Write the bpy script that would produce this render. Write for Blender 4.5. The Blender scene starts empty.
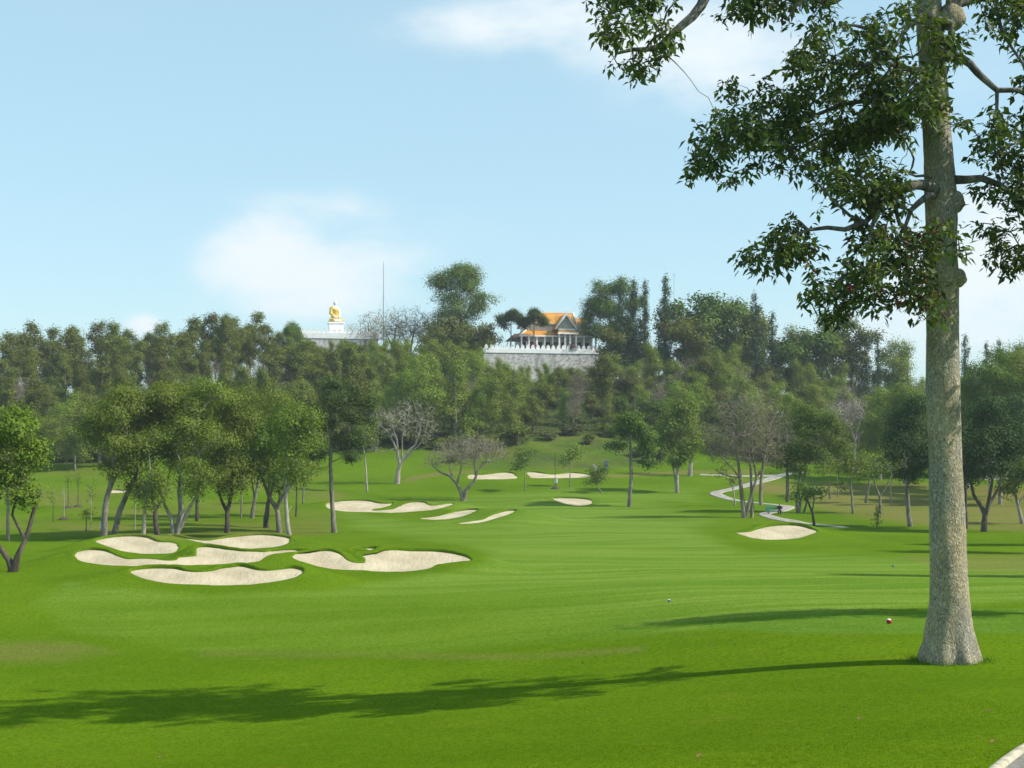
import bpy, math, random
import numpy as np
from mathutils import Vector, Matrix, geometry

random.seed(7)
RNG = np.random.default_rng(7)
SC = bpy.context.scene
COL = SC.collection
CAM_Z = 9.1
F = 1407.0
CX, HY = 512.0, 440.0
SUN_EL, SUN_AZ = 43.0, -13.0      # azimuth from +x towards +y
IDENT = Matrix.Identity(4)


def smooth(a, b, x):
    t = np.clip((np.asarray(x, float) - a) / (b - a), 0, 1)
    return t * t * (3 - 2 * t)


# ------------------------------------------------------------------ terrain height
PY_ = [-400, -60, 0, 13, 25, 35, 45, 58, 75, 90, 110, 150, 190, 225, 243]
PZ_ = [7.0, 7.4, 7.4, 6.0, 4.6, 3.6, 3.25, 2.6, 1.8, 1.0, 0.2, -0.2, 0.3, 2.4, 4.1]
CRP = [-900, -400, 0, 150, 300, 380, 440, 500, 620, 700, 780, 850, 1024, 1400, 2000]
CRZ = [6, 11, 19, 21, 26, 27.5, 26, 24, 24, 25, 20, 17, 13, 8, 4]


def lin_smooth_table(x, xs, ys):
    # piecewise cubic (monotone-ish) through the table
    xs = np.array(xs, float); ys = np.array(ys, float)
    d = np.diff(ys) / np.diff(xs)
    m = np.concatenate([[d[0]], np.where(d[:-1] * d[1:] > 0, 2 * d[:-1] * d[1:] / (d[:-1] + d[1:] + 1e-12), 0), [d[-1]]])
    x = np.clip(x, xs[0], xs[-1])
    i = np.clip(np.searchsorted(xs, x) - 1, 0, len(xs) - 2)
    h = xs[i + 1] - xs[i]; t = (x - xs[i]) / h
    return ((2 * t**3 - 3 * t**2 + 1) * ys[i] + (t**3 - 2 * t**2 + t) * h * m[i]
            + (-2 * t**3 + 3 * t**2) * ys[i + 1] + (t**3 - t**2) * h * m[i + 1])


def wob(x, y, s, seed=0.0):
    return (np.sin(x / s * 1.3 + seed) * np.cos(y / s * 1.1 - seed * 2) + 0.6 * np.sin(x / s * 2.7 + y / s * 1.9 + seed * 3)) / 1.6


def base_h(x, y):
    x = np.asarray(x, float); y = np.asarray(y, float)
    z = lin_smooth_table(y, PY_, PZ_)
    fade = 1 - smooth(45, 95, y)
    z = z - 2.5 * np.tanh(np.logaddexp(0, (8.6 - x) / 1.5) * 1.5 * .122 / 2.5) * fade * smooth(5, 28, y)
    # rise of the right tee ground
    z = z + 0.22 * wob(x, y, 17, 1.0) * smooth(50, 90, y) * (1 - smooth(230, 260, y))
    z = z + 0.10 * wob(x, y, 7, 2.0) * smooth(20, 40, y) * (1 - smooth(230, 260, y))
    pxc = CX + F * x / np.maximum(y, 60)
    crest = lin_smooth_table(pxc, CRP, CRZ)
    t = np.clip((y - 240) / 105.0, 0, 1)
    S = 0.45 * t + 0.55 * t * t * (3 - 2 * t)
    hill = (crest - 4.1) * S
    decay = 1 - smooth(380, 900, y)
    hill = hill * decay
    bank = 1.4 * np.exp(-((x - 8) / 24.0) ** 2 - ((y - 268) / 13.0) ** 2)
    z = np.where(y > 240, z + hill + 0.8 * wob(x, y, 19, 4) * smooth(262, 300, y), z) + bank
    return z


BUNK = []     # list of dict(poly Nx2, bbox, R)


def seg_dist(P, poly):
    a = poly; b = np.roll(poly, -1, 0)
    ab = b - a
    d2 = np.full(len(P), 1e18); idx = np.zeros(len(P), int)
    inside = np.zeros(len(P), bool)
    for i in range(len(a)):
        ap = P - a[i]
        L = (ab[i] ** 2).sum() + 1e-12
        t = np.clip((ap @ ab[i]) / L, 0, 1)
        q = ap - t[:, None] * ab[i]
        dd = (q ** 2).sum(1)
        d2 = np.minimum(d2, dd)
        c = (a[i, 1] > P[:, 1]) != (b[i, 1] > P[:, 1])
        if abs(ab[i, 1]) > 1e-12:
            xi = a[i, 0] + (P[:, 1] - a[i, 1]) / ab[i, 1] * ab[i, 0]
            inside ^= c & (P[:, 0] < xi)
    d = np.sqrt(d2)
    return np.where(inside, -d, d)


def height(x, y, dig=False):
    x = np.atleast_1d(np.asarray(x, float)); y = np.atleast_1d(np.asarray(y, float))
    shp = x.shape
    xf = x.ravel(); yf = y.ravel()
    z = base_h(xf, yf)
    digd = np.full(len(xf), 0.0)
    for B in BUNK:
        (x0, x1, y0, y1) = B['bbox']; R = B['R']
        m = (xf > x0 - R) & (xf < x1 + R) & (yf > y0 - R) & (yf < y1 + R * 1.6)
        if not m.any():
            continue
        P = np.stack([xf[m], yf[m]], 1)
        sd = seg_dist(P, B['poly'])
        # a longer fall behind the mound than beside it
        w = 1 - smooth(0, R, np.maximum(sd, 0))
        poly = B['poly']; dz = B['dz']
        num = np.zeros(len(P)); den = np.zeros(len(P))
        for i in range(len(poly)):
            q = 1.0 / (((P - poly[i]) ** 2).sum(1) + 0.02) ** 1.5
            num += q * dz[i]; den += q
        z[m] += w * num / den
        if dig:
            c = B['c']
            digd[m] = np.maximum(digd[m], 1.3 * (1 - smooth(-c * 0.6, c * 0.55, sd)))
    return (z - digd).reshape(shp) if dig else z.reshape(shp)


YS = np.concatenate([np.arange(11, 130, 0.12), np.arange(130, 420, 0.5)])


def ground(px, py):
    x = (px - CX) / F * YS
    zr = CAM_Z + (HY - py) / F * YS
    h = height(x, YS)
    k = np.argmax(h >= zr)
    if not (h >= zr).any():
        k = len(YS) - 1
    return float(x[k]), float(YS[k]), float(h[k])


def W(px, py, Y):
    return ((px - CX) / F * Y, Y, CAM_Z + (HY - py) / F * Y)


def hz(x, y):
    return float(height(np.array([x]), np.array([y]))[0])


def resample(pts, n):
    # closed Catmull-Rom then even resampling
    P = np.array(pts, float); N = len(P); out = []
    for i in range(N):
        p0, p1, p2, p3 = P[i - 1], P[i], P[(i + 1) % N], P[(i + 2) % N]
        for t in np.linspace(0, 1, 8, endpoint=False):
            out.append(0.5 * ((2 * p1) + (-p0 + p2) * t + (2 * p0 - 5 * p1 + 4 * p2 - p3) * t * t + (-p0 + 3 * p1 - 3 * p2 + p3) * t**3))
    O = np.array(out)
    d = np.sqrt(((np.roll(O, -1, 0) - O) ** 2).sum(1)); s = np.concatenate([[0], np.cumsum(d)])
    O2 = np.vstack([O, O[:1]])
    u = np.linspace(0, s[-1], n, endpoint=False)
    return np.stack([np.interp(u, s, O2[:, 0]), np.interp(u, s, O2[:, 1])], 1)


def zz(pts, ox, oy, k):
    return [(ox + a * k, oy + b * k) for a, b in pts]


Z7 = (60, 520, .2148); Z6 = (240, 400, .2539); Z8 = (270, 480, .2539); Z3 = (480, 400, .2539); ZN = (740, 470, .0977)
BDEF = [
 ('C', zz([(318,243),(340,230),(380,222),(440,217),(500,218),(550,222),(590,234),(630,240),(680,238),(720,228),(750,217),(800,211)], *Z7)
   + zz([(0,647),(40,655),(80,668),(120,668),(170,660),(210,655),(245,665),(255,678),(230,695),(190,707),(120,718),(60,727),(0,730)], *Z6)
   + zz([(750,306),(650,303),(550,300),(480,292),(400,277),(345,258)], *Z7), .20,
  'long pale sand bunker nearest the viewer, with two scalloped humps in its grass lip'),
 ('E', zz([(82,318),(110,303),(160,293),(220,292),(265,300),(300,318),(330,327),(366,326),(374,319),(355,305),(328,288),(360,293),(400,299),(430,290),(480,281),(540,276),(600,275),(660,277),(720,285),(770,298),(798,315),(780,322),(720,327),(655,335),(640,345),(590,356),(520,362),(440,362),(380,358),(300,356),(220,350),(150,337),(105,328)], *Z8), .20,
  'big pale sand bunker with a pointed grass tongue, right end of the left cluster'),
 ('B', zz([(65,160),(80,145),(115,136),(160,134),(205,140),(245,155),(280,170),(320,180),(380,178),(440,180),(500,186),(540,184),(550,173),(600,171),(638,165),(630,150),(625,135),(640,123),(680,119),(740,125),(800,135),(870,143),(940,146)], *Z7)
   + zz([(100,597),(150,590),(220,588),(285,596),(240,603),(180,606),(112,615),(95,627),(60,640),(0,645)], *Z6)
   + zz([(800,204),(700,209),(600,212),(500,210),(420,212),(340,217),(260,215),(180,208),(120,198),(80,185)], *Z7), .20,
  'widest sand bunker of the left cluster, winding behind the nearest one'),
 ('F', zz([(322,275),(340,269),(380,265),(415,266),(424,270),(400,276),(360,281),(327,280)], *Z8), .15,
  'tiny sliver of sand behind the bunker with the grass tongue'),
 ('A', zz([(160,103),(190,88),(240,78),(300,73),(360,74),(410,82),(440,95),(470,104),(510,105),(540,112),(556,128),(545,145),(515,156),(460,159),(400,159),(350,154),(290,145),(240,130),(190,115)], *Z7), .20,
  'oval sand bunker at the back left of the cluster, its right end greyer'),
 ('D', zz([(515,72),(560,78),(620,90),(690,97),(740,88),(800,78),(860,72)], *Z7)
   + zz([(60,530),(120,531),(170,538),(200,548),(195,562),(160,575),(110,583),(50,586),(0,585)], *Z6)
   + zz([(800,128),(720,118),(640,105),(580,92),(530,82)], *Z7), .20,
  'sand bunker with a thin left tail, just in front of the leaning tree trunks'),
 ('N', [(731,533),(736,532.3)] + zz([(0,637),(90,633),(170,605),(240,578),(320,560),(420,553),(530,552),(620,560),(690,580),(750,605),(800,632),(760,650),(680,675),(600,698),(500,710),(400,716),(280,716),(200,708),(120,695),(50,675),(0,662),(-50,645)], *ZN), .20,
  'lone greyish sand bunker on the right side of the fairway below the footpath'),
 ('I', zz([(590,150),(640,147),(690,140),(740,126),(790,122),(822,127),(822,135),(800,145),(760,155),(700,161),(640,159),(605,155)], *Z8), .16,
  'small sand bunker in mid fairway, left of the twin slanting ones'),
 ('J', zz([(740,170),(790,162),(840,155),(880,138),(930,122),(970,121),(972,126),(940,140),(880,155),(830,168),(780,173),(750,173)], *Z8), .16,
  'slanting sand bunker in mid fairway, right one of the pair, grey at its upper end'),
 ('G', zz([(216,100),(228,90),(270,83),(330,79),(390,81),(430,91),(470,93),(488,88),(478,101),(440,110),(405,115),(404,119),(440,119),(490,113),(520,98),(550,88),(590,85),(618,91),(628,101),(660,101),(700,93),(730,93),(700,105),(640,118),(560,125),(480,130),(390,127),(300,125),(250,118),(225,110)], *Z8), .16,
  'double lobed sand bunker beyond the tall straight tree left of centre'),
 ('K', zz([(280,388),(310,385),(370,386),(420,390),(443,400),(435,410),(390,418),(340,410),(305,400)], *Z3), .16,
  'small oval sand bunker alone in the centre of the fairway'),
 ('L', [(467,476.5),(472,474.5),(482,475.3),(492,474),(503,473),(512,474),(519,478),(505,479.6),(485,479.5),(470,479)], .14,
  'bright white sand bunker by the green, left of the widest far one'),
 ('M', zz([(180,290),(190,284),(220,284),(250,290),(290,295),(330,290),(360,286),(400,290),(430,297),(438,302),(380,307),(300,308),(220,308),(190,304)], *Z3), .14,
  'bright white sand bunker with a wavy top at the foot of the grass bank'),
 ('O', [(106,491.5),(114,489.8),(122,490.5),(129,492),(120,493),(110,493)], .12,
  'thin far sand bunker glimpsed between trunks on the left'),
]


def add_bunkers():
    for key, pts, s, lab in BDEF:
        n = max(40, int(len(pts) * 3.2))
        P = resample(pts, n)
        yt_ = (P[:, 1].max() - P[:, 1]) / (P[:, 1].max() - P[:, 1].min())
        P[:, 1] -= (1.6 if P[:, 1].max() > 520 else .9) * smooth(.2, .9, yt_)
        ib = int(np.argmax(P[:, 1]))
        gx, gy, gz = ground(P[ib, 0], P[ib, 1] + 0.4)
        # tilted plane through the near edge
        k = (P[:, 1] - HY) / F
        Y = (CAM_Z - gz + s * gy) / (k + s)
        X = (P[:, 0] - CX) / F * Y
        Zp = gz + s * (Y - gy)
        dz = Zp - height(X, Y)
        poly = np.stack([X, Y], 1)
        R = 5.0 if gy < 130 else 9.0
        if key == 'F': R = 2.5
        c = 0.55 if gy < 130 else (1.0 if gy < 200 else 1.5)
        BUNK.append(dict(key=key, poly=poly, dz=dz, R=R, c=c, label=lab, lip=(.30 if key == 'N' else .20),
                         bbox=(X.min(), X.max(), Y.min(), Y.max())))


add_bunkers()

# ------------------------------------------------------------------ mesh helpers


def np_mesh(name, V, Fs, mats, smooth_=False, col=None, colname='mask', midx=None):
    """V (n,3); Fs list of (m,k) int arrays."""
    me = bpy.data.meshes.new(name)
    V = np.asarray(V, np.float32)
    me.vertices.add(len(V)); me.vertices.foreach_set('co', V.ravel())
    Fs = [np.asarray(f, np.int32) for f in Fs if len(f)]
    loops = np.concatenate([f.ravel() for f in Fs])
    tot = np.concatenate([np.full(len(f), f.shape[1], np.int32) for f in Fs])
    st = np.concatenate([[0], np.cumsum(tot)[:-1]]).astype(np.int32)
    me.loops.add(len(loops)); me.loops.foreach_set('vertex_index', loops)
    me.polygons.add(len(tot)); me.polygons.foreach_set('loop_start', st); me.polygons.foreach_set('loop_total', tot)
    if smooth_:
        me.polygons.foreach_set('use_smooth', np.ones(len(tot), bool))
    for m in (mats if isinstance(mats, (list, tuple)) else [mats]):
        me.materials.append(m)
    if midx is not None:
        me.polygons.foreach_set('material_index', np.asarray(midx, np.int32))
    me.update(calc_edges=True)
    if col is not None:
        a = me.color_attributes.new(colname, 'FLOAT_COLOR', 'POINT')
        a.data.foreach_set('color', np.asarray(col, np.float32).ravel())
    me.validate()
    return me


def link(name, me, parent=None, loc=(0, 0, 0)):
    o = bpy.data.objects.new(name, me)
    COL.objects.link(o)
    o.location = loc
    if parent is not None:
        o.parent = parent
    return o


def tag(o, label=None, cat=None, group=None, kind=None):
    if label: o['label'] = label
    if cat: o['category'] = cat
    if group: o['group'] = group
    if kind: o['kind'] = kind
    return o


def thing(name, label, cat, loc=(0, 0, 0), rz=0.0, group=None):
    o = bpy.data.objects.new(name, None)
    COL.objects.link(o)
    o.empty_display_size = 0.5
    o.location = loc; o.rotation_euler = (0, 0, rz)
    return tag(o, label, cat, group)


def dup(root, loc, rz=0.0, scale=1.0, label=None, group=None):
    r = root.copy(); COL.objects.link(r); r.location = loc; r.rotation_euler = (0, 0, rz)
    r.scale = (scale, scale, scale) if not isinstance(scale, tuple) else scale
    if label: r['label'] = label
    if group: r['group'] = group
    for ch in list(root.children):
        c = ch.copy(); COL.objects.link(c); c.parent = r
        for g in ch.children:
            d = g.copy(); COL.objects.link(d); d.parent = c
    return r


class MB:
    def __init__(s):
        s.v = []; s.f = []; s.mi = []

    def add(s, vs, fs, m=0):
        b = len(s.v)
        s.v += [tuple(map(float, q)) for q in vs]
        for f in fs:
            s.f.append(tuple(b + i for i in f)); s.mi.append(m)

    def box(s, x0, x1, y0, y1, z0, z1, m=0):
        s.add([(x0,y0,z0),(x1,y0,z0),(x1,y1,z0),(x0,y1,z0),(x0,y0,z1),(x1,y0,z1),(x1,y1,z1),(x0,y1,z1)],
              [(0,3,2,1),(4,5,6,7),(0,1,5,4),(1,2,6,5),(2,3,7,6),(3,0,4,7)], m)

    def prism(s, prof, axis, a0, a1, m=0):
        """prof: list of (p,q); axis 'x' -> (y,z) profile; 'y' -> (x,z) ; 'z' -> (x,y)"""
        n = len(prof); vs = []
        for a in (a0, a1):
            for p, q in prof:
                vs.append((a, p, q) if axis == 'x' else ((p, a, q) if axis == 'y' else (p, q, a)))
        fs = [tuple(range(n)), tuple(range(2 * n - 1, n - 1, -1))]
        for i in range(n):
            j = (i + 1) % n
            fs.append((i, i + n, j + n, j))
        s.add(vs, fs, m)

    def frustum(s, r0, z0, r1, z1, m=0, cap=True):
        x0, x1, y0, y1 = r0; a0, a1, b0, b1 = r1
        fs = [(0,1,5,4),(1,2,6,5),(2,3,7,6),(3,0,4,7)]
        if cap: fs += [(0,3,2,1),(4,5,6,7)]
        s.add([(x0,y0,z0),(x1,y0,z0),(x1,y1,z0),(x0,y1,z0),(a0,b0,z1),(a1,b0,z1),(a1,b1,z1),(a0,b1,z1)], fs, m)

    def tube(s, P, R, n=8, m=0, caps=True):
        P = [np.array(p, float) for p in P]; N = len(P)
        R = [R] * N if np.isscalar(R) else list(R)
        vs = []
        for i in range(N):
            t = P[min(i + 1, N - 1)] - P[max(i - 1, 0)]; t /= np.linalg.norm(t) + 1e-9
            ref = np.array([1.0, 0, 0]) if abs(t[0]) < .8 else np.array([0, 1.0, 0])
            u = np.cross(t, ref); u /= np.linalg.norm(u); w = np.cross(t, u)
            for k in range(n):
                a = 2 * math.pi * k / n
                vs.append(P[i] + R[i] * (math.cos(a) * u + math.sin(a) * w))
        fs = []
        for i in range(N - 1):
            for k in range(n):
                k2 = (k + 1) % n
                fs.append((i * n + k, i * n + k2, (i + 1) * n + k2, (i + 1) * n + k))
        if caps:
            fs.append(tuple(range(n - 1, -1, -1))); fs.append(tuple((N - 1) * n + k for k in range(n)))
        s.add(vs, fs, m)

    def lathe(s, prof, n=16, c=(0, 0), m=0):
        vs = []; N = len(prof)
        for r, z in prof:
            for k in range(n):
                a = 2 * math.pi * k / n
                vs.append((c[0] + r * math.cos(a), c[1] + r * math.sin(a), z))
        fs = [(i * n + k, i * n + (k + 1) % n, (i + 1) * n + (k + 1) % n, (i + 1) * n + k) for i in range(N - 1) for k in range(n)]
        fs.append(tuple(range(n - 1, -1, -1))); fs.append(tuple((N - 1) * n + k for k in range(n)))
        s.add(vs, fs, m)

    def ball(s, c, r, nu=14, nv=9, m=0):
        rx, ry, rz = (r, r, r) if np.isscalar(r) else r
        vs = [(c[0], c[1], c[2] - rz)]
        for i in range(1, nv):
            t = -math.pi / 2 + math.pi * i / nv
            for k in range(nu):
                a = 2 * math.pi * k / nu
                vs.append((c[0] + rx * math.cos(t) * math.cos(a), c[1] + ry * math.cos(t) * math.sin(a), c[2] + rz * math.sin(t)))
        vs.append((c[0], c[1], c[2] + rz)); L = len(vs) - 1
        fs = [(0, 1 + (k + 1) % nu, 1 + k) for k in range(nu)]
        for i in range(nv - 2):
            for k in range(nu):
                a = 1 + i * nu; b = a + nu
                fs.append((a + k, a + (k + 1) % nu, b + (k + 1) % nu, b + k))
        a = 1 + (nv - 2) * nu
        fs += [(a + k, a + (k + 1) % nu, L) for k in range(nu)]
        s.add(vs, fs, m)

    def build(s, name, mats, parent=None, loc=(0, 0, 0), smooth_=False, bevel=0.0):
        me = bpy.data.meshes.new(name)
        me.from_pydata(s.v, [], s.f)
        for m in (mats if isinstance(mats, (list, tuple)) else [mats]):
            me.materials.append(m)
        me.polygons.foreach_set('material_index', s.mi)
        if smooth_:
            me.polygons.foreach_set('use_smooth', [True] * len(s.f))
        me.update()
        o = link(name, me, parent, loc)
        if bevel:
            b = o.modifiers.new('bevel', 'BEVEL'); b.width = bevel; b.segments = 2; b.limit_method = 'ANGLE'
        return o


# ------------------------------------------------------------------ materials
def new_mat(name):
    m = bpy.data.materials.new(name); m.use_nodes = True
    nt = m.node_tree; nt.nodes.clear()
    out = nt.nodes.new('ShaderNodeOutputMaterial')
    return m, nt, out


def N(nt, typ, **kw):
    n = nt.nodes.new('ShaderNode' + typ)
    for k, v in kw.items():
        if k.startswith('i_'):
            key = k[2:]
            n.inputs[int(key) if key.isdigit() else key.replace('_', ' ')].default_value = v
        else:
            setattr(n, k, v)
    return n


def mixc(nt, fac, a, b, blend='MIX'):
    n = nt.nodes.new('ShaderNodeMix'); n.data_type = 'RGBA'; n.blend_type = blend
    for sock, v in ((n.inputs[0], fac), (n.inputs[6], a), (n.inputs[7], b)):
        if hasattr(v, 'is_linked') or hasattr(v, 'links'):
            nt.links.new(v, sock)
        elif isinstance(v, (tuple, list)):
            sock.default_value = (*v[:3], 1)
        else:
            sock.default_value = v
    return n.outputs[2]


def math_(nt, op, a, b=None, clamp=False):
    n = nt.nodes.new('ShaderNodeMath'); n.operation = op; n.use_clamp = clamp
    for i, v in enumerate((a, b)):
        if v is None: continue
        if hasattr(v, 'links'): nt.links.new(v, n.inputs[i])
        else: n.inputs[i].default_value = v
    return n.outputs[0]


def ramp(nt, fac, a, b, lo=0.0, hi=1.0):
    n = nt.nodes.new('ShaderNodeMapRange'); n.interpolation_type = 'SMOOTHSTEP'
    nt.links.new(fac, n.inputs[0])
    n.inputs[1].default_value = a; n.inputs[2].default_value = b
    n.inputs[3].default_value = lo; n.inputs[4].default_value = hi
    return n.outputs[0]


def noise(nt, vec, scale, detail=4, rough=.55, dist=0.0):
    n = nt.nodes.new('ShaderNodeTexNoise')
    n.inputs['Scale'].default_value = scale; n.inputs['Detail'].default_value = detail
    n.inputs['Roughness'].default_value = rough; n.inputs['Distortion'].default_value = dist
    if vec is not None: nt.links.new(vec, n.inputs['Vector'])
    return n.outputs[0]


def mapping(nt, vec, scale=(1, 1, 1), rot=(0, 0, 0)):
    n = nt.nodes.new('ShaderNodeMapping')
    n.inputs['Scale'].default_value = scale; n.inputs['Rotation'].default_value = rot
    nt.links.new(vec, n.inputs['Vector'])
    return n.outputs[0]


def bump(nt, h, strength, dist):
    n = nt.nodes.new('ShaderNodeBump'); n.inputs['Strength'].default_value = strength
    n.inputs['Distance'].default_value = dist
    nt.links.new(h, n.inputs['Height'])
    return n.outputs[0]


def pbsdf(nt, out, color, rough=.8, normal=None, spec=.3, metallic=0.0):
    b = nt.nodes.new('ShaderNodeBsdfPrincipled')
    if hasattr(color, 'links'): nt.links.new(color, b.inputs['Base Color'])
    else: b.inputs['Base Color'].default_value = (*color, 1)
    if hasattr(rough, 'links'): nt.links.new(rough, b.inputs['Roughness'])
    else: b.inputs['Roughness'].default_value = rough
    b.inputs['Specular IOR Level'].default_value = spec
    b.inputs['Metallic'].default_value = metallic
    if normal is not None: nt.links.new(normal, b.inputs['Normal'])
    nt.links.new(b.outputs[0], out.inputs[0])
    return b


def simple_mat(name, col, rough=.7, var=.25, scale=3.0, spec=.3, bmp=0.0, metallic=0.0, dark=None):
    m, nt, out = new_mat(name)
    tc = N(nt, 'TexCoord')
    n1 = noise(nt, tc.outputs['Object'], scale, 5)
    c2 = dark or tuple(c * (1 - var) for c in col)
    c = mixc(nt, ramp(nt, n1, .35, .65), c2, col)
    nb = bump(nt, noise(nt, tc.outputs['Object'], scale * 6, 4), bmp, .05) if bmp else None
    pbsdf(nt, out, c, rough, nb, spec, metallic)
    return m


def leaf_mat(name, c1, c2, c3=None, trans=.28, objvar=.34, gloss=.06, rough=.45):
    """per-leaf colour choice between c1 and c2, per-tree tint; c3 = occasional odd leaf"""
    m, nt, out = new_mat(name)
    geo = N(nt, 'NewGeometry'); oi = N(nt, 'ObjectInfo')
    r = geo.outputs['Random Per Island']
    col = mixc(nt, r, c1, c2)
    if c3:
        col = mixc(nt, ramp(nt, r, .93, .96), col, c3)
    hs = N(nt, 'HueSaturation')
    nt.links.new(math_(nt, 'ADD', math_(nt, 'MULTIPLY', oi.outputs['Random'], .018 * objvar / .35), .5 - .012 * objvar / .35), hs.inputs['Hue'])
    nt.links.new(math_(nt, 'ADD', math_(nt, 'MULTIPLY', oi.outputs['Random'], objvar), .90 - objvar / 2), hs.inputs['Value'])
    nt.links.new(col, hs.inputs['Color'])
    col = hs.outputs[0]
    gloss *= .35; rough = .65
    d = N(nt, 'BsdfDiffuse'); t = N(nt, 'BsdfTranslucent'); g = N(nt, 'BsdfGlossy'); g.inputs['Roughness'].default_value = rough
    tcol = mixc(nt, 1.0, col, (1.15, 1.25, .6), 'MULTIPLY')
    nt.links.new(col, d.inputs['Color']); nt.links.new(tcol, t.inputs['Color'])
    g.inputs['Color'].default_value = (.8, .85, .8, 1)
    m1 = N(nt, 'MixShader'); m1.inputs[0].default_value = trans
    nt.links.new(d.outputs[0], m1.inputs[1]); nt.links.new(t.outputs[0], m1.inputs[2])
    m2 = N(nt, 'MixShader'); m2.inputs[0].default_value = gloss
    nt.links.new(m1.outputs[0], m2.inputs[1]); nt.links.new(g.outputs[0], m2.inputs[2])
    nt.links.new(m2.outputs[0], out.inputs[0])
    return m


def bark_mat(name, c1, c2, scale=5.0, stretch=.3, bmp=.5):
    m, nt, out = new_mat(name)
    tc = N(nt, 'TexCoord')
    v = mapping(nt, tc.outputs['Object'], (1, 1, stretch))
    n1 = noise(nt, v, scale, 6, .6)
    n2 = noise(nt, v, scale * .35, 3)
    c = mixc(nt, ramp(nt, n1, .38, .62), c1, c2)
    c = mixc(nt, ramp(nt, n2, .4, .7), c, tuple(x * .6 for x in c1))
    pbsdf(nt, out, c, .9, bump(nt, n1, bmp, .04), .15)
    return m


M = {}
# foliage
M['lf_bright'] = leaf_mat('leaf_bright', (0.1013, 0.1708, 0.0055), (0.1773, 0.2450, 0.0099))
M['lf_mid'] = leaf_mat('leaf_mid', (0.1066, 0.1716, 0.0086), (0.2104, 0.2616, 0.0130))
M['lf_olive'] = leaf_mat('leaf_olive', (0.1125, 0.1680, 0.0106), (0.1913, 0.2415, 0.0172))
M['lf_dark'] = leaf_mat('leaf_dark', (0.0556, 0.1082, 0.0053), (0.1179, 0.1804, 0.0075), trans=.2)
M['lf_vivid'] = leaf_mat('leaf_vivid', (0.0672, 0.1365, 0.0044), (0.1440, 0.2156, 0.0077))
M['lf_forest'] = leaf_mat('leaf_forest', (0.1057, 0.1580, 0.0106), (0.1943, 0.2268, 0.0167))
M['lf_deep'] = leaf_mat('leaf_deep', (0.0230, 0.0576, 0.0080), (0.0575, 0.1104, 0.0120), trans=.2, objvar=.15)
M['lf_grove'] = leaf_mat('leaf_grove', (0.0955, 0.1489, 0.0079), (0.2008, 0.2509, 0.0158), objvar=.3)
M['lf_far'] = leaf_mat('leaf_far', (0.0993, 0.1355, 0.0117), (0.1893, 0.2108, 0.0201), objvar=.5)
M['lf_fresh'] = leaf_mat('leaf_fresh', (0.0938, 0.1620, 0.0100), (0.1625, 0.2280, 0.0180), objvar=.1)
M['lf_farolive'] = leaf_mat('leaf_far_olive', (0.1032, 0.1339, 0.0151), (0.1781, 0.1973, 0.0252), objvar=.5)
M['lf_deepish'] = leaf_mat('leaf_layered', (0.0391, 0.0735, 0.0090), (0.0862, 0.1260, 0.0162), objvar=.1)
M['lf_feather'] = leaf_mat('leaf_feather', (0.1510, 0.2178, 0.0205), (0.2414, 0.3018, 0.0287), trans=.25)
M['lf_conifer'] = leaf_mat('leaf_conifer', (0.0518, 0.0938, 0.0333), (0.0863, 0.1350, 0.0468), trans=.12)
M['lf_brown'] = leaf_mat('leaf_brownish', (0.1190, 0.1050, 0.0650), (0.1680, 0.1470, 0.0910), trans=.2)
M['twig'] = leaf_mat('twigs', (.21, .175, .115), (.31, .265, .185), trans=.05, gloss=0)
M['lf_scrub'] = leaf_mat('leaf_scrub', (0.0660, 0.0910, 0.0220), (0.1320, 0.1300, 0.0450), c3=(.22, .19, .10))
M['lf_big'] = leaf_mat('leaf_foreground', (.034, .070, .010), (.140, .190, .022), c3=(.24, .27, .06), trans=.28, objvar=0.0, gloss=.10, rough=.35)
M['fruit'] = simple_mat('red_fruit', (.22, .03, .035), .5, .4, 20)
M['bk_grey'] = bark_mat('bark_grey', (.17, .15, .12), (.27, .24, .20), 5)
M['bk_pale'] = bark_mat('bark_pale', (.30, .27, .22), (.42, .38, .32), 4)
M['bk_dark'] = bark_mat('bark_dark', (.07, .058, .045), (.13, .11, .085), 6)
M['bk_brown'] = bark_mat('bark_twig', (.21, .18, .13), (.30, .265, .20), 6)


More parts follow.
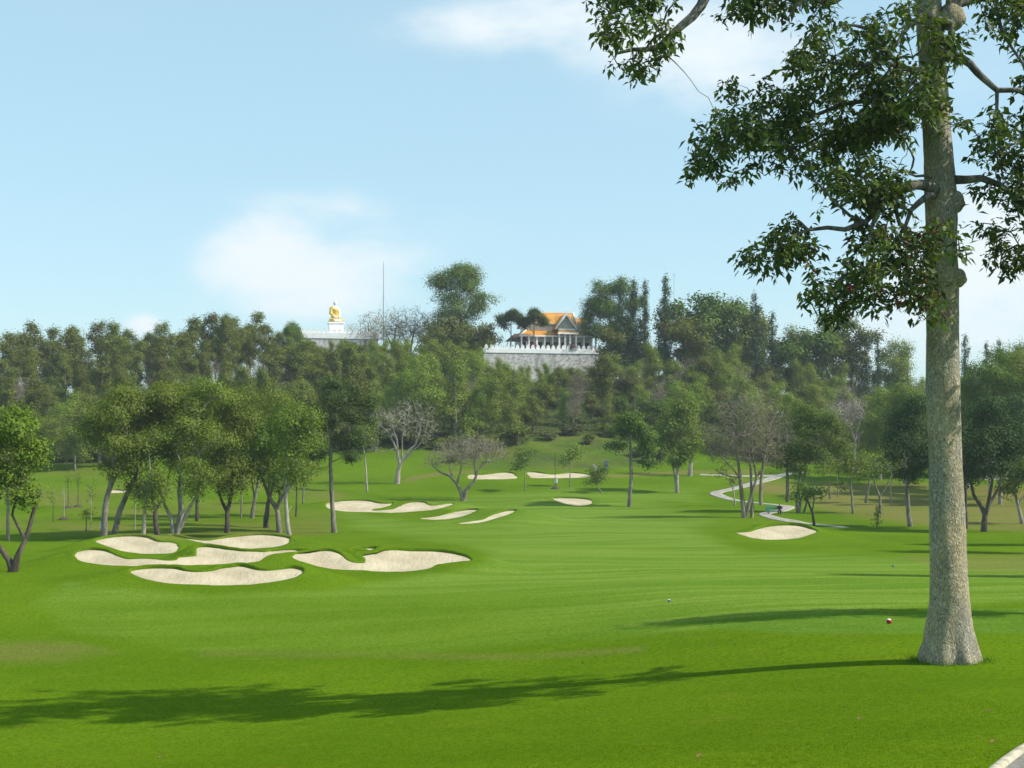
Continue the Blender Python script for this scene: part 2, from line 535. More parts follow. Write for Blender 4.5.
def big_bark():
    m, nt, out = new_mat('bark_foreground')
    tc = N(nt, 'TexCoord'); o = tc.outputs['Object']
    v = mapping(nt, o, (1, 1, .6))
    warp = N(nt, 'VectorMath', operation='ADD')
    nz = nt.nodes.new('ShaderNodeTexNoise'); nz.inputs['Scale'].default_value = 5; nt.links.new(v, nz.inputs['Vector'])
    sc = N(nt, 'VectorMath', operation='SCALE'); sc.inputs['Scale'].default_value = .18
    nt.links.new(nz.outputs['Color'], sc.inputs[0]); nt.links.new(v, warp.inputs[0]); nt.links.new(sc.outputs[0], warp.inputs[1])
    vor = N(nt, 'TexVoronoi'); vor.feature = 'SMOOTH_F1'; vor.inputs['Scale'].default_value = 24
    nt.links.new(warp.outputs[0], vor.inputs['Vector'])
    fine = noise(nt, warp.outputs[0], 22, 7, .66)
    mid = noise(nt, v, 6.0, 5, .65)
    big = noise(nt, mapping(nt, o, (1, 1, .35)), 1.3, 4, .6)
    tan = (.46, .38, .215); tan2 = (.33, .285, .185); grey = (.30, .29, .24); dark = (.085, .075, .06)
    c = mixc(nt, ramp(nt, mid, .36, .64), tan2, tan)
    c = mixc(nt, ramp(nt, big, .42, .66), c, grey)
    c = mixc(nt, ramp(nt, fine, .55, .62), c, (.62, .58, .47))            # pale lichen patches
    c = mixc(nt, math_(nt, 'MULTIPLY', ramp(nt, fine, .46, .39), .75), c, dark)   # cracks and pits
    flake = ramp(nt, vor.outputs['Distance'], .05, .5)
    c = mixc(nt, math_(nt, 'MULTIPLY', flake, .30), c, (.12, .10, .07))
    streak = noise(nt, mapping(nt, o, (1, 1, .09)), 7, 4, .6)
    c = mixc(nt, math_(nt, 'MULTIPLY', ramp(nt, streak, .58, .74), .35), c, (.13, .115, .085))
    stn = noise(nt, mapping(nt, o, (1, 1, .3)), 2.6, 6, .7)
    c = mixc(nt, ramp(nt, stn, .53, .66, 0, .6), c, (.17, .15, .11))
    c = mixc(nt, ramp(nt, stn, .44, .34, 0, .45), c, (.50, .46, .36))
    hgt = math_(nt, 'ADD', math_(nt, 'MULTIPLY', fine, .7), math_(nt, 'MULTIPLY', flake, -.35))
    hgt = math_(nt, 'ADD', hgt, math_(nt, 'MULTIPLY', streak, .8))
    pbsdf(nt, out, c, .92, bump(nt, hgt, .75, .05), .12)
    return m


M['bk_big'] = big_bark()
M['bk_limb'] = bark_mat('bark_limb', (.10, .092, .078), (.24, .225, .19), 9, .4)  # dark grey limb bark, crown shadow partly put into the colour

# sand
m, nt, out = new_mat('sand')
tc = N(nt, 'TexCoord')
n1 = noise(nt, tc.outputs['Object'], .38, 5, .65); n2 = noise(nt, tc.outputs['Object'], 7, 5, .65)
rake = noise(nt, mapping(nt, tc.outputs['Object'], (2.2, .5, 1), (0, 0, .4)), 2.0, 4, .6)
c = mixc(nt, ramp(nt, n1, .3, .7), (.41, .335, .215), (.56, .475, .325))
c = mixc(nt, ramp(nt, rake, .48, .70, 0, .5), c, (.40, .34, .25))
c = mixc(nt, ramp(nt, n2, .40, .30, 0, .55), c, (.40, .34, .24))
pbsdf(nt, out, c, .95, bump(nt, math_(nt, 'ADD', n2, rake), .55, .12), .1)
M['sand'] = m

M['white'] = simple_mat('white_render', (.88, .87, .85), .6, .12, .8)
M['stone'] = None
m, nt, out = new_mat('stone_wall')
tc = N(nt, 'TexCoord')
vor = N(nt, 'TexVoronoi'); vor.inputs['Scale'].default_value = 1.5; nt.links.new(mapping(nt, tc.outputs['Object'], (1, 1, 1.2)), vor.inputs['Vector'])
vd = N(nt, 'TexVoronoi'); vd.feature = 'DISTANCE_TO_EDGE'; vd.inputs['Scale'].default_value = 1.5
nt.links.new(mapping(nt, tc.outputs['Object'], (1, 1, 1.2)), vd.inputs['Vector'])
bw = N(nt, 'RGBToBW'); nt.links.new(vor.outputs['Color'], bw.inputs[0])
c = mixc(nt, bw.outputs[0], (.26, .24, .23), (.60, .57, .55))
c = mixc(nt, ramp(nt, vd.outputs['Distance'], .08, .02), c, (.66, .64, .60))
st = noise(nt, mapping(nt, tc.outputs['Object'], (1, 1, .25)), .5, 5)
c = mixc(nt, ramp(nt, st, .5, .72, 0, .7), c, (.14, .13, .12))
pbsdf(nt, out, c, .9, bump(nt, vd.outputs['Distance'], .6, .1), .2)
M['stone'] = m

m, nt, out = new_mat('roof_tile')
tc = N(nt, 'TexCoord')
wv = N(nt, 'TexWave'); wv.bands_direction = 'X'; wv.inputs['Scale'].default_value = 1.6; nt.links.new(tc.outputs['Object'], wv.inputs['Vector'])
wz = N(nt, 'TexWave'); wz.bands_direction = 'Z'; wz.inputs['Scale'].default_value = 1.4; nt.links.new(tc.outputs['Object'], wz.inputs['Vector'])
n1 = noise(nt, tc.outputs['Object'], 1.6, 5, .7)
c = mixc(nt, ramp(nt, n1, .3, .7), (.58, .235, .022), (.80, .36, .045))
c = mixc(nt, math_(nt, 'MULTIPLY', wz.outputs[1], .25), c, (.30, .10, .02))
pbsdf(nt, out, c, .45, bump(nt, math_(nt, 'ADD', wv.outputs[1], wz.outputs[1]), .5, .08), .4)
M['roof'] = m
M['gold'] = simple_mat('gold_robe', (.72, .50, .10), .42, .25, 1.5, metallic=.1)
M['whitestatue'] = simple_mat('white_marble', (.82, .81, .78), .5, .08, 1.0)
M['shade'] = simple_mat('dark_opening', (.035, .035, .04), .6, .3, 1.0)
M['pediment'] = simple_mat('pediment_relief', (.38, .40, .33), .6, .4, 3.0)
M['eave'] = simple_mat('dark_eave', (.12, .075, .055), .7, .3, 2.0)  # mottled dark brown for the low roof left of the temple
M['wallcream'] = simple_mat('cream_wall', (.55, .52, .45), .7, .2, .8)
M['metal'] = simple_mat('grey_metal', (.22, .23, .24), .5, .2, 2.0, metallic=.4)
M['concrete'] = simple_mat('path_concrete', (.38, .35, .295), .9, .30, 1.2, .15, .3)
M['kerb'] = simple_mat('kerb_concrete', (.56, .50, .36), .9, .35, 6.0, .15, .6)
M['kerbpath'] = simple_mat('gritty_path', (.34, .31, .26), .95, .4, 14.0, .1, .6)
M['red'] = simple_mat('red_paint', (.45, .012, .02), .35, .1, 8)
M['bluep'] = simple_mat('blue_paint', (.02, .13, .45), .35, .1, 8)
M['whitep'] = simple_mat('white_paint', (.78, .78, .76), .4, .08, 8)
M['teal'] = simple_mat('teal_paint', (.06, .30, .24), .5, .25, 6)
M['cloth'] = simple_mat('dark_cloth', (.018, .018, .022), .9, .3, 8)
M['trouser'] = simple_mat('dark_trousers', (.03, .026, .028), .9, .3, 8)
M['skin'] = simple_mat('skin', (.28, .15, .10), .6, .1, 8)
M['hair'] = simple_mat('black_hair', (.012, .010, .010), .6, .3, 20)
M['wood'] = simple_mat('stake_wood', (.24, .19, .13), .85, .3, 8)
M['mulch'] = simple_mat('mulch', (.10, .072, .045), .95, .4, 9, bmp=.8)
M['bluewall'] = simple_mat('blue_grey_wall', (.14, .20, .27), .7, .25, 1)
M['dryleaf'] = simple_mat('dry_leaf', (.26, .15, .06), .8, .4, 9)

# ------------------------------------------------------------------ ground material
m, nt, out = new_mat('grass_ground')
geo = N(nt, 'NewGeometry'); P0 = geo.outputs['Position']
at = N(nt, 'Attribute', attribute_name='mask')
sep = N(nt, 'SeparateColor'); nt.links.new(at.outputs['Color'], sep.inputs[0])
fair, dry, wood_, tee = sep.outputs[0], sep.outputs[1], sep.outputs[2], at.outputs['Alpha']
big = noise(nt, P0, .09, 4, .55); mid = noise(nt, P0, .8, 5, .6)
fine = noise(nt, mapping(nt, P0, (1.0, .8, 1), (0, 0, .3)), 9, 6, .72)
vfine = noise(nt, P0, 45, 4, .75)
rough = mixc(nt, ramp(nt, big, .35, .65), (.110, .186, .007), (.146, .228, .009))
rough = mixc(nt, ramp(nt, mid, .52, .75, 0, .55), rough, (.188, .250, .010))
fw = mixc(nt, ramp(nt, big, .35, .68), (.150, .250, .026), (.180, .280, .034))
strp = noise(nt, mapping(nt, P0, (.022, .34, 1), (0, 0, -.06)), 1.0, 3, .5)
strp2 = noise(nt, mapping(nt, P0, (.03, .9, 1), (0, 0, .03)), 1.0, 2, .5)
fw = mixc(nt, ramp(nt, strp, .44, .56, 0, .9), fw, (.232, .325, .050))
fw = mixc(nt, ramp(nt, strp2, .5, .7, 0, .4), fw, (.112, .212, .020))
c = mixc(nt, fair, rough, fw)
teec = mixc(nt, ramp(nt, mid, .35, .65), (.125, .225, .024), (.150, .250, .030))
c = mixc(nt, tee, c, teec)
d1 = noise(nt, mapping(nt, P0, (.30, .8, 1)), .35, 5, .6)
dmask = math_(nt, 'MULTIPLY', dry, ramp(nt, d1, .26, .56), True)
c = mixc(nt, dmask, c, (.26, .195, .075))
soft = noise(nt, P0, .5, 6, .65)
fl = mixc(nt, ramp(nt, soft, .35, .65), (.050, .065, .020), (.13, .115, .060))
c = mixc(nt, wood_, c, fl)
# sparse yellowish and worn spots in the grass
c = mixc(nt, ramp(nt, noise(nt, P0, .33, 5, .7), .58, .74, 0, .42), c, (.21, .21, .025))
c = mixc(nt, ramp(nt, fine, .36, .60, .62, 0), c, (.034, .082, .002))
c = mixc(nt, ramp(nt, vfine, .40, .58, .60, 0), c, (.030, .080, .002))
strk = noise(nt, mapping(nt, P0, (.9, 4.5, 1), (0, 0, .12)), 1.6, 4, .65)
c = mixc(nt, ramp(nt, strk, .58, .70, 0, .30), c, (.045, .10, .004))
c = mixc(nt, ramp(nt, strk, .40, .28, 0, .22), c, (.17, .24, .02))
c = mixc(nt, ramp(nt, vfine, .60, .78, 0, .35), c, (.17, .26, .035))
h = math_(nt, 'ADD', math_(nt, 'MULTIPLY', fine, .7), math_(nt, 'MULTIPLY', vfine, .3))
h = math_(nt, 'ADD', h, math_(nt, 'MULTIPLY', mid, .8))
b = pbsdf(nt, out, c, .95, bump(nt, h, .5, .06), 0.0)
M['grass'] = m


# ------------------------------------------------------------------ ground mesh
def forest_foot(px):
    return np.interp(px, [-900, 0, 120, 160, 350, 385, 440, 510, 545, 640, 690, 760, 1024, 2000],
                     [250, 247, 250, 256, 258, 262, 258, 259, 268, 268, 262, 250, 240, 240])


def pmask(px, py, poly, soft):
    poly = np.array(poly, float)
    sd = np.full(len(px), 1e3)
    m = (px > poly[:, 0].min() - 60) & (px < poly[:, 0].max() + 60) & (py > poly[:, 1].min() - 30) & (py < poly[:, 1].max() + 30)
    P = np.stack([px[m], py[m] * 3], 1)      # vertical distances weigh more
    q = poly * np.array([1, 3])
    sd[m] = seg_dist(P, q)
    return 1 - smooth(-soft, soft, sd)


def ground_masks(x, y, z):
    yy = np.maximum(y, 8)
    px = CX + F * x / yy; py = HY + F * (CAM_Z - z) / yy
    front = y > 10
    px = px + 9 * wob(x, y, 3.1, 2); py = py + 1.6 * wob(x, y, 4.3, 5)
    fair = pmask(px, py, [(70,584),(38,604),(70,630),(180,650),(400,655),(560,642),(700,630),(900,608),(1100,598),(1300,590),(1300,560),(1024,560),(870,556),(740,552),(690,528),(650,512),(630,500),(560,494),(530,497),(512,512),(500,527),(490,545),(480,566),(330,590),(200,596)], 14)
    fair *= 1 - .62 * smooth(575, 612, py) * (1 - smooth(420, 760, px))
    fair = np.maximum(fair, pmask(px, py, [(340,512),(420,524),(520,500),(640,500),(720,520),(640,545),(500,560),(470,545),(360,530)], 14) * .8)
    fair = np.maximum(fair, pmask(px, py, [(420,500),(560,488),(690,488),(700,500),(600,508),(450,510)], 10) * .7)
    tee = pmask(px, py, [(690,626),(760,615),(900,611),(1100,606),(1300,604),(1300,628),(1024,633),(800,635)], 8)
    dry = pmask(px, py, [(-100,644),(60,640),(120,652),(60,662),(-100,668)], 14) * .55
    dry = np.maximum(dry, pmask(px, py, [(735,480),(860,484),(1150,486),(1150,536),(930,526),(830,512),(800,500),(760,492)], 14) * .95)
    dry = np.maximum(dry, pmask(px, py, [(840,490),(1150,500),(1150,522),(900,516)], 14) * .95)
    dry = np.maximum(dry, pmask(px, py, [(900,556),(1150,552),(1150,574),(960,572)], 12) * .55)
    dry = np.maximum(dry, pmask(px, py, [(20,520),(120,524),(330,524),(330,534),(180,540),(60,532)], 10) * .55)
    dry = np.maximum(dry, pmask(px, py, [(200,650),(520,654),(640,646),(640,651),(520,660),(200,657)], 8) * .5)
    # footpath-like pale strip at the foot of the bank and worn soil strip
    dry = np.maximum(dry, pmask(px, py, [(585,475),(640,472),(760,470),(760,473),(640,476),(590,479)], 5) * .9)
    dry = np.maximum(dry, pmask(px, py, [(400,478),(440,473),(480,471),(480,473.5),(440,476),(405,482)], 4) * .9)
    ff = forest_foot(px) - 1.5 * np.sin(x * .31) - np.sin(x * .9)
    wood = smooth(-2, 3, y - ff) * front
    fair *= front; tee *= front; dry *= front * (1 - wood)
    # bank top wear
    dry = np.maximum(dry, .8 * smooth(-5, 0, y - ff) * (y < ff) * (px > 350) * (px < 720) * np.clip(.5 + wob(x, y, 5, 3), 0, 1))
    lf_ = pmask(px, py, [(-60,466),(120,468),(330,474),(345,500),(330,530),(180,536),(60,534),(-60,528)], 10)
    dry = np.maximum(dry, lf_ * np.clip(.25 + .45 * wob(x, y, 9, 1.5), 0, .6))
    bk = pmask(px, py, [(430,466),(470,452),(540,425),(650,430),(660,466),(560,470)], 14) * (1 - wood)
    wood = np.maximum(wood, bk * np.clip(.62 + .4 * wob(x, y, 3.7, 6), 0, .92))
    dry = np.maximum(dry, bk * np.clip(.2 + .7 * wob(x, y, 5.3, 8), 0, .8))
    return np.stack([fair, dry, wood, tee], 1)


def build_ground():
    rows = np.concatenate([np.array([-3000, -1200, -500, -200, -100, -60, -40, -20, -8, 0, 5]), np.arange(8, 20, .35), np.arange(20, 72, .5),
                           np.arange(72, 125, .30), np.arange(125, 235, .60), np.arange(235, 300, 1.2), np.arange(300, 420, 3.0),
                           np.array([430, 450, 480, 520, 570, 640, 750, 900, 1200, 1800, 3000, 5000, 9000])])
    u1 = np.arange(-.44, .4401, .0030)
    uo = np.array([.46, .48, .51, .55, .6, .7, .85, 1.1, 1.5, 2.2, 3.5, 6, 10])
    us = np.concatenate([-uo[::-1], u1, uo])
    yy = np.repeat(rows[:, None], len(us), 1)
    sc = np.maximum(np.abs(rows), 16)[:, None]
    xx = us[None, :] * sc
    x = xx.ravel(); y = yy.ravel()
    z = height(x, y, dig=True)
    z0 = height(x, y)
    mask = ground_masks(x, y, z0)
    nr, nc = len(rows), len(us)
    i = np.arange(nr * nc).reshape(nr, nc)
    q = np.stack([i[:-1, :-1], i[:-1, 1:], i[1:, 1:], i[1:, :-1]], -1).reshape(-1, 4)
    V = [np.stack([x, y, z], 1)]; Fq = [q]; C = [mask]; off = len(x)
    # rolled grass lips round every bunker, part of the ground sheet
    for B in BUNK:
        poly = B['poly']; n = len(poly)
        # dense resample
        seg = np.sqrt(((np.roll(poly, -1, 0) - poly) ** 2).sum(1)).sum()
        nn = max(60, int(seg / .22)); 
        cl = np.vstack([poly, poly[:1]]); s = np.concatenate([[0], np.cumsum(np.sqrt((np.diff(cl, axis=0) ** 2).sum(1)))])
        u = np.linspace(0, s[-1], nn, endpoint=False)
        p = np.stack([np.interp(u, s, cl[:, 0]), np.interp(u, s, cl[:, 1])], 1)
        t = np.roll(p, -2, 0) - np.roll(p, 2, 0); t /= np.linalg.norm(t, axis=1)[:, None] + 1e-9
        nrm = np.stack([t[:, 1], -t[:, 0]], 1)
        test = seg_dist(p + nrm * .05, poly)
        if (test < 0).mean() > .5: nrm = -nrm
        jit = np.convolve(np.tile(RNG.normal(0, 1, nn), 3), np.ones(3) / 3, 'same')[nn:2 * nn]
        c = B['c']; lip = B['lip']
        # (offset outward, dz above terrain)
        # the lip stands proud only on the far side; near side is nearly flush
        far = smooth(-.6, .5, nrm[:, 1])
        L = lip * (.25 + .75 * far)
        prof = [(c * 1.35, -.03), (c * 1.0, .012), (c * .6, .03), (.22, .06), (.06, .05), (-.04, 0.0), (-.07, -.08), (-.05, -.5), (-.02, -1.1)]
        ring = []
        for k, (o, dzv) in enumerate(prof):
            rr = o + (jit * .035 if o < .2 else 0)
            q2 = p + nrm * np.reshape(rr, (-1, 1))
            zz_ = height(q2[:, 0], q2[:, 1]) if o >= .2 else height(p[:, 0], p[:, 1])
            up = dzv * .6 if dzv > 0 else dzv
            zz_ = zz_ + up + (jit * .02 if 0 <= o < .5 else 0)
            ring.append(np.stack([q2[:, 0], q2[:, 1], zz_], 1))
        RV = np.concatenate(ring)
        K = len(prof)
        a = np.arange(nn); b = (a + 1) % nn
        for k in range(K - 1):
            Fq.append(off + np.stack([k * nn + a, k * nn + b, (k + 1) * nn + b, (k + 1) * nn + a], 1))
        V.append(RV); mk = ground_masks(RV[:, 0], RV[:, 1], RV[:, 2])
        mk[:, 0] *= .5
        C.append(mk); off += len(RV)
        # sand sheet
        step = .45 if B['c'] < .7 else .8
        x0, x1, y0, y1 = B['bbox']
        gx, gy = np.meshgrid(np.arange(x0, x1, step), np.arange(y0, y1, step))
        g = np.stack([gx.ravel(), gy.ravel()], 1) + RNG.normal(0, step * .08, (gx.size, 2))
        sd = seg_dist(g, poly)
        g = g[sd < -.18]
        edge = p - nrm * 0.0 + nrm * .0
        eo = p + nrm * (-.005)
        allp = np.vstack([eo[::2], g]); ne = len(eo[::2])
        vs = [Vector((float(a_), float(b_))) for a_, b_ in allp]
        edges = [(k, (k + 1) % ne) for k in range(ne)]
        res = geometry.delaunay_2d_cdt(vs, edges, [], 1, 1e-5)
        v2 = np.array([tuple(v) for v in res[0]]); fs = res[2]
        sd2 = seg_dist(v2, poly)
        hh = height(v2[:, 0], v2[:, 1])
        # depth below the turf: lip drop at the far edge, nearly none at the near edge, plus a dish
        # far-ness of a point = y relative to local span
        yn = (v2[:, 1] - y0) / (y1 - y0 + 1e-6)
        dep = np.maximum(-sd2, 0)
        edge_drop = B['lip'] * ((.22 if B['c'] < .7 else .10) + (.78 if B['c'] < .7 else .9) * smooth(.45, .95, yn))
        dish = (.16 if B['c'] < .7 else (.22 if B['key'] == 'N' else .06)) * smooth(0, 2.2, dep)
        rip = .025 * wob(v2[:, 0], v2[:, 1], .8, 3)
        zz_ = hh - edge_drop - dish + rip * smooth(0, .6, dep)
        me = bpy.data.meshes.new('sand_bunker')
        ctr = v2.mean(0); zc = float(hz(ctr[0], ctr[1]))
        me.from_pydata([(float(a_ - ctr[0]), float(b_ - ctr[1]), float(c_ - zc)) for (a_, b_), c_ in zip(v2, zz_)], [], [tuple(f) for f in fs])
        me.materials.append(M['sand'])
        me.polygons.foreach_set('use_smooth', [True] * len(me.polygons)); me.update()
        o = link('sand_bunker', me, None, (float(ctr[0]), float(ctr[1]), zc))
        tag(o, B['label'], 'sand bunker', 'sand bunkers of the golf hole')
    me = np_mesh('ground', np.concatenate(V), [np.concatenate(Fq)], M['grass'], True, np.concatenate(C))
    o = link('ground', me); tag(o, kind='structure')
    return o


build_ground()

# ------------------------------------------------------------------ trees


def tubes_np(chains, name_unused=None):
    """chains: list of (P (n,3), R (n)), sides chosen by radius. returns V, faces"""
    V = []; Fq = []; off = 0
    for P, R, n in chains:
        L = len(P)
        T = np.empty_like(P); T[1:-1] = P[2:] - P[:-2]; T[0] = P[1] - P[0]; T[-1] = P[-1] - P[-2]
        T /= np.linalg.norm(T, axis=1)[:, None] + 1e-9
        avg = np.abs(P[-1] - P[0]); ref = np.zeros(3); ref[int(np.argmin(avg))] = 1
        U = np.cross(T, ref); U /= np.linalg.norm(U, axis=1)[:, None] + 1e-9
        Wv = np.cross(T, U)
        a = np.arange(n) * 2 * np.pi / n
        ring = P[:, None, :] + R[:, None, None] * (np.cos(a)[None, :, None] * U[:, None, :] + np.sin(a)[None, :, None] * Wv[:, None, :])
        V.append(ring.reshape(-1, 3))
        i = np.arange(L * n).reshape(L, n) + off
        j = np.roll(i, -1, 1)
        Fq.append(np.stack([i[:-1], j[:-1], j[1:], i[1:]], -1).reshape(-1, 4))
        off += L * n
    return np.concatenate(V), np.concatenate(Fq)


def grow(stems, attractors, rng, step=.5, tip_r=.012, upbias=.25, jit=.06, sides=(10, 6, 4, 3), expo=None, attach_min=0):
    """stems: list of (P (n,3), R (n)); first point of 1st stem = base. returns chains."""
    pos = []; par = []; fixr = []; length = []
    for P, R in stems:
        # subdivide and connect to nearest existing node when not the first
        start = -1
        if pos:
            d = np.linalg.norm(np.array(pos) - P[0], axis=1)
            k = int(np.argmin(d))
            if d[k] < .6 * max(1.0, R[0] * 4): start = k
        prev = start
        seg = max(1, 1)
        for i in range(len(P)):
            if i == 0 and start >= 0:
                continue
            if prev >= 0 and i > 0:
                q0 = np.array(pos[prev]); r0 = fixr[prev] if (i > 1 or start < 0) else R[0]
                L = np.linalg.norm(P[i] - q0); k = max(1, int(L / (step * 1.2)))
            else:
                q0 = P[i]; r0 = R[i]; k = 1
            for a in range(1, k + 1):
                t = a / k
                w = rng.normal(0, jit * .5, 3) * (0 if (t == 1 or k == 1) else 1) * min(1, R[i] * 6)
                pos.append(tuple(q0 * (1 - t) + P[i] * t + w)); par.append(prev); fixr.append(r0 * (1 - t) + R[i] * t)
                length.append(0 if prev < 0 else length[prev] + .3)
                prev = len(pos) - 1
    nst = len(pos)
    cap = nst + len(attractors) * 14 + 50
    A = np.zeros((cap, 3)); A[:nst] = pos
    n = nst
    if len(attractors):
        Dm = np.min(np.linalg.norm(attractors[:, None, :] - A[None, attach_min:nst, :], axis=2), axis=1)
        order = np.argsort(Dm * rng.uniform(.8, 1.2, len(Dm)))
        pen = np.zeros(cap)
        pen[:attach_min] = 1e6
        for ai in order:
            a = attractors[ai]
            dv = a - A[:n]
            d = np.sqrt((dv ** 2).sum(1))
            cost = d + .35 * np.maximum(0, -dv[:, 2]) + pen[:n]
            k = int(np.argmin(cost)); L = d[k]
            if L < .02: continue
            m_ = int(min(10, max(1, round(L / step))))
            prev = k; q0 = A[k].copy()
            bend = np.array([0, 0, upbias * L]) + rng.normal(0, .08 * L, 3)
            for s in range(1, m_ + 1):
                t = s / m_
                p = q0 * (1 - t) + a * t + bend * 4 * t * (1 - t) * .5
                if s < m_: p = p + rng.normal(0, jit, 3)
                A[n] = p; pen[n] = pen[prev] * .5 + .05
                par.append(prev); fixr.append(0); prev = n; n += 1
            if n > cap - 20: break
    par = np.array(par); A = A[:n]
    cnt = np.zeros(n); haschild = np.zeros(n, bool)
    haschild[par[par >= 0]] = True
    cnt[~haschild] = 1
    for i in range(n - 1, -1, -1):
        if par[i] >= 0: cnt[par[i]] += cnt[i]
    R = tip_r * cnt ** .46
    fr = np.array(fixr)
    R[:nst] = fr[:nst]
    for i in range(nst, n):            # never thicker than the parent
        R[i] = min(R[i], R[par[i]] * .85 if par[i] < nst else R[par[i]])
    # chains
    main = -np.ones(n, int)
    for i in range(n):
        p = par[i]
        if p >= 0:
            if main[p] < 0 or (i < nst and main[p] >= nst) or (cnt[i] > cnt[main[p]] and not (i >= nst and main[p] < nst)):
                main[p] = i
    chains = []
    for i in range(n):
        if par[i] >= 0 and main[par[i]] == i: continue
        ch = [] if par[i] < 0 else [par[i]]
        k = i
        while k >= 0:
            ch.append(k); k = main[k]
        if len(ch) < 2: continue
        rr = R[ch].copy()
        if par[i] >= 0: rr[0] = min(rr[1] * 1.25, rr[0])
        if not haschild[ch[-1]]: rr[-1] *= .5
        s = sides[0] if rr.max() > .12 else (sides[1] if rr.max() > .05 else (sides[2] if rr.max() > .022 else sides[3]))
        chains.append((A[ch], rr, s))
    return chains


def leaves(tips, centers, rng, per, spread, size, aspect=.5, up=.5, outw=.7, rnd=.8, droop=.2, fold=0.0, sizevar=.35):
    """kite-shaped leaf quads round every tip"""
    n = len(tips) * per
    base = np.repeat(tips, per, 0); cen = np.repeat(centers, per, 0)
    p = base + rng.normal(0, 1, (n, 3)) * np.array(spread)
    o = p - cen; o /= np.linalg.norm(o, axis=1)[:, None] + 1e-9
    nr = 1.35 * outw * o + np.array([0, 0, up]) + rnd * rng.normal(0, 1, (n, 3)) * .42
    nr /= np.linalg.norm(nr, axis=1)[:, None] + 1e-9
    d = rng.normal(0, 1, (n, 3)); d[:, 2] -= droop
    d -= (d * nr).sum(1)[:, None] * nr; d /= np.linalg.norm(d, axis=1)[:, None] + 1e-9
    s = np.cross(nr, d)
    L = size * (1 + sizevar * rng.uniform(-1, 1, n))[:, None]; Wd = L * aspect
    a = p - d * L * .5; b = p + s * Wd * .5 + nr * fold * L; c = p + d * L * .5; e = p - s * Wd * .5 + nr * fold * L
    V = np.stack([a, b, c, e], 1).reshape(-1, 3)
    i = np.arange(n)[:, None] * 4
    if fold:
        T = np.concatenate([i + np.array([[0, 1, 2]]), i + np.array([[0, 2, 3]])], 1).reshape(-1, 3)
        return V, T
    return V, i + np.array([[0, 1, 2, 3]])


def blob_points(blobs, n, rng, inner=.3, under=.45):
    w = np.array([b[3] * b[5] for b in blobs], float); w /= w.sum()
    pts = []; cs = []
    for b, wi in zip(blobs, w):
        k = max(3, int(round(n * wi))); c = np.array(b[:3]); r = np.array(b[3:6])
        q = rng.normal(0, 1, (k * 3, 3)); q /= np.linalg.norm(q, axis=1)[:, None]
        keep = (q[:, 2] > -.35) | (rng.random(len(q)) < under)
        q = q[keep][:k]
        rad = (rng.random(len(q)) * (1 - inner ** 3) + inner ** 3) ** (1 / 3)
        rad *= rng.uniform(.88, 1.12, len(q))
        pts.append(c + q * rad[:, None] * r); cs.append(np.repeat(c[None], len(q), 0))
    return np.concatenate(pts), np.concatenate(cs)


def sub_blobs(blobs, rng, k=5, f=.5):
    """break each big blob into uneven smaller clumps near its surface"""
    out = []
    for b in blobs:
        c = np.array(b[:3]); r = np.array(b[3:6])
        out.append((*c, *(r * .55)))
        for _ in range(k):
            q = rng.normal(0, 1, 3); q /= np.linalg.norm(q)
            if q[2] < -.5: q[2] *= -.5
            s = rng.uniform(f * .65, f * 1.15)
            out.append((*(c + q * r * rng.uniform(.5, .82)), *(r * s * np.array([1, 1, .85]))))
    return out


def finish_tree(root, stems, blobs, rng, ntips, per, size, spread, lf, bk, tip_r=.014, step=.6, aspect=.55, inner=.3,
                clump=5, cf=.5, up=.5, under=.8, trunk_name='trunk', bare=False, upbias=.2, sizevar=.6, droop=.2):
    bl = sub_blobs(blobs, rng, clump, cf) if clump else blobs
    tips, cs = blob_points(bl, ntips, rng, inner, under)
    ch = grow(stems, tips, rng, step=step, tip_r=tip_r, upbias=upbias)
    V, Fq = tubes_np(ch)
    tm = np_mesh('trunk', V, [Fq], M[bk], True)
    link(trunk_name, tm, root)
    if isinstance(bare, tuple):
        V, Fq = leaves(tips, cs, rng, bare[1], (.4, .4, .4), .7, .045, up=.1, sizevar=.5, droop=-.8)
        link('twigs', np_mesh('twigs', V, [Fq], M['twig']), root)
    if not bare:
        V, Fq = leaves(tips, cs, rng, per, spread, size, aspect, up=up, sizevar=sizevar, droop=droop)
        link('crown', np_mesh('crown', V, [Fq], M[lf]), root)


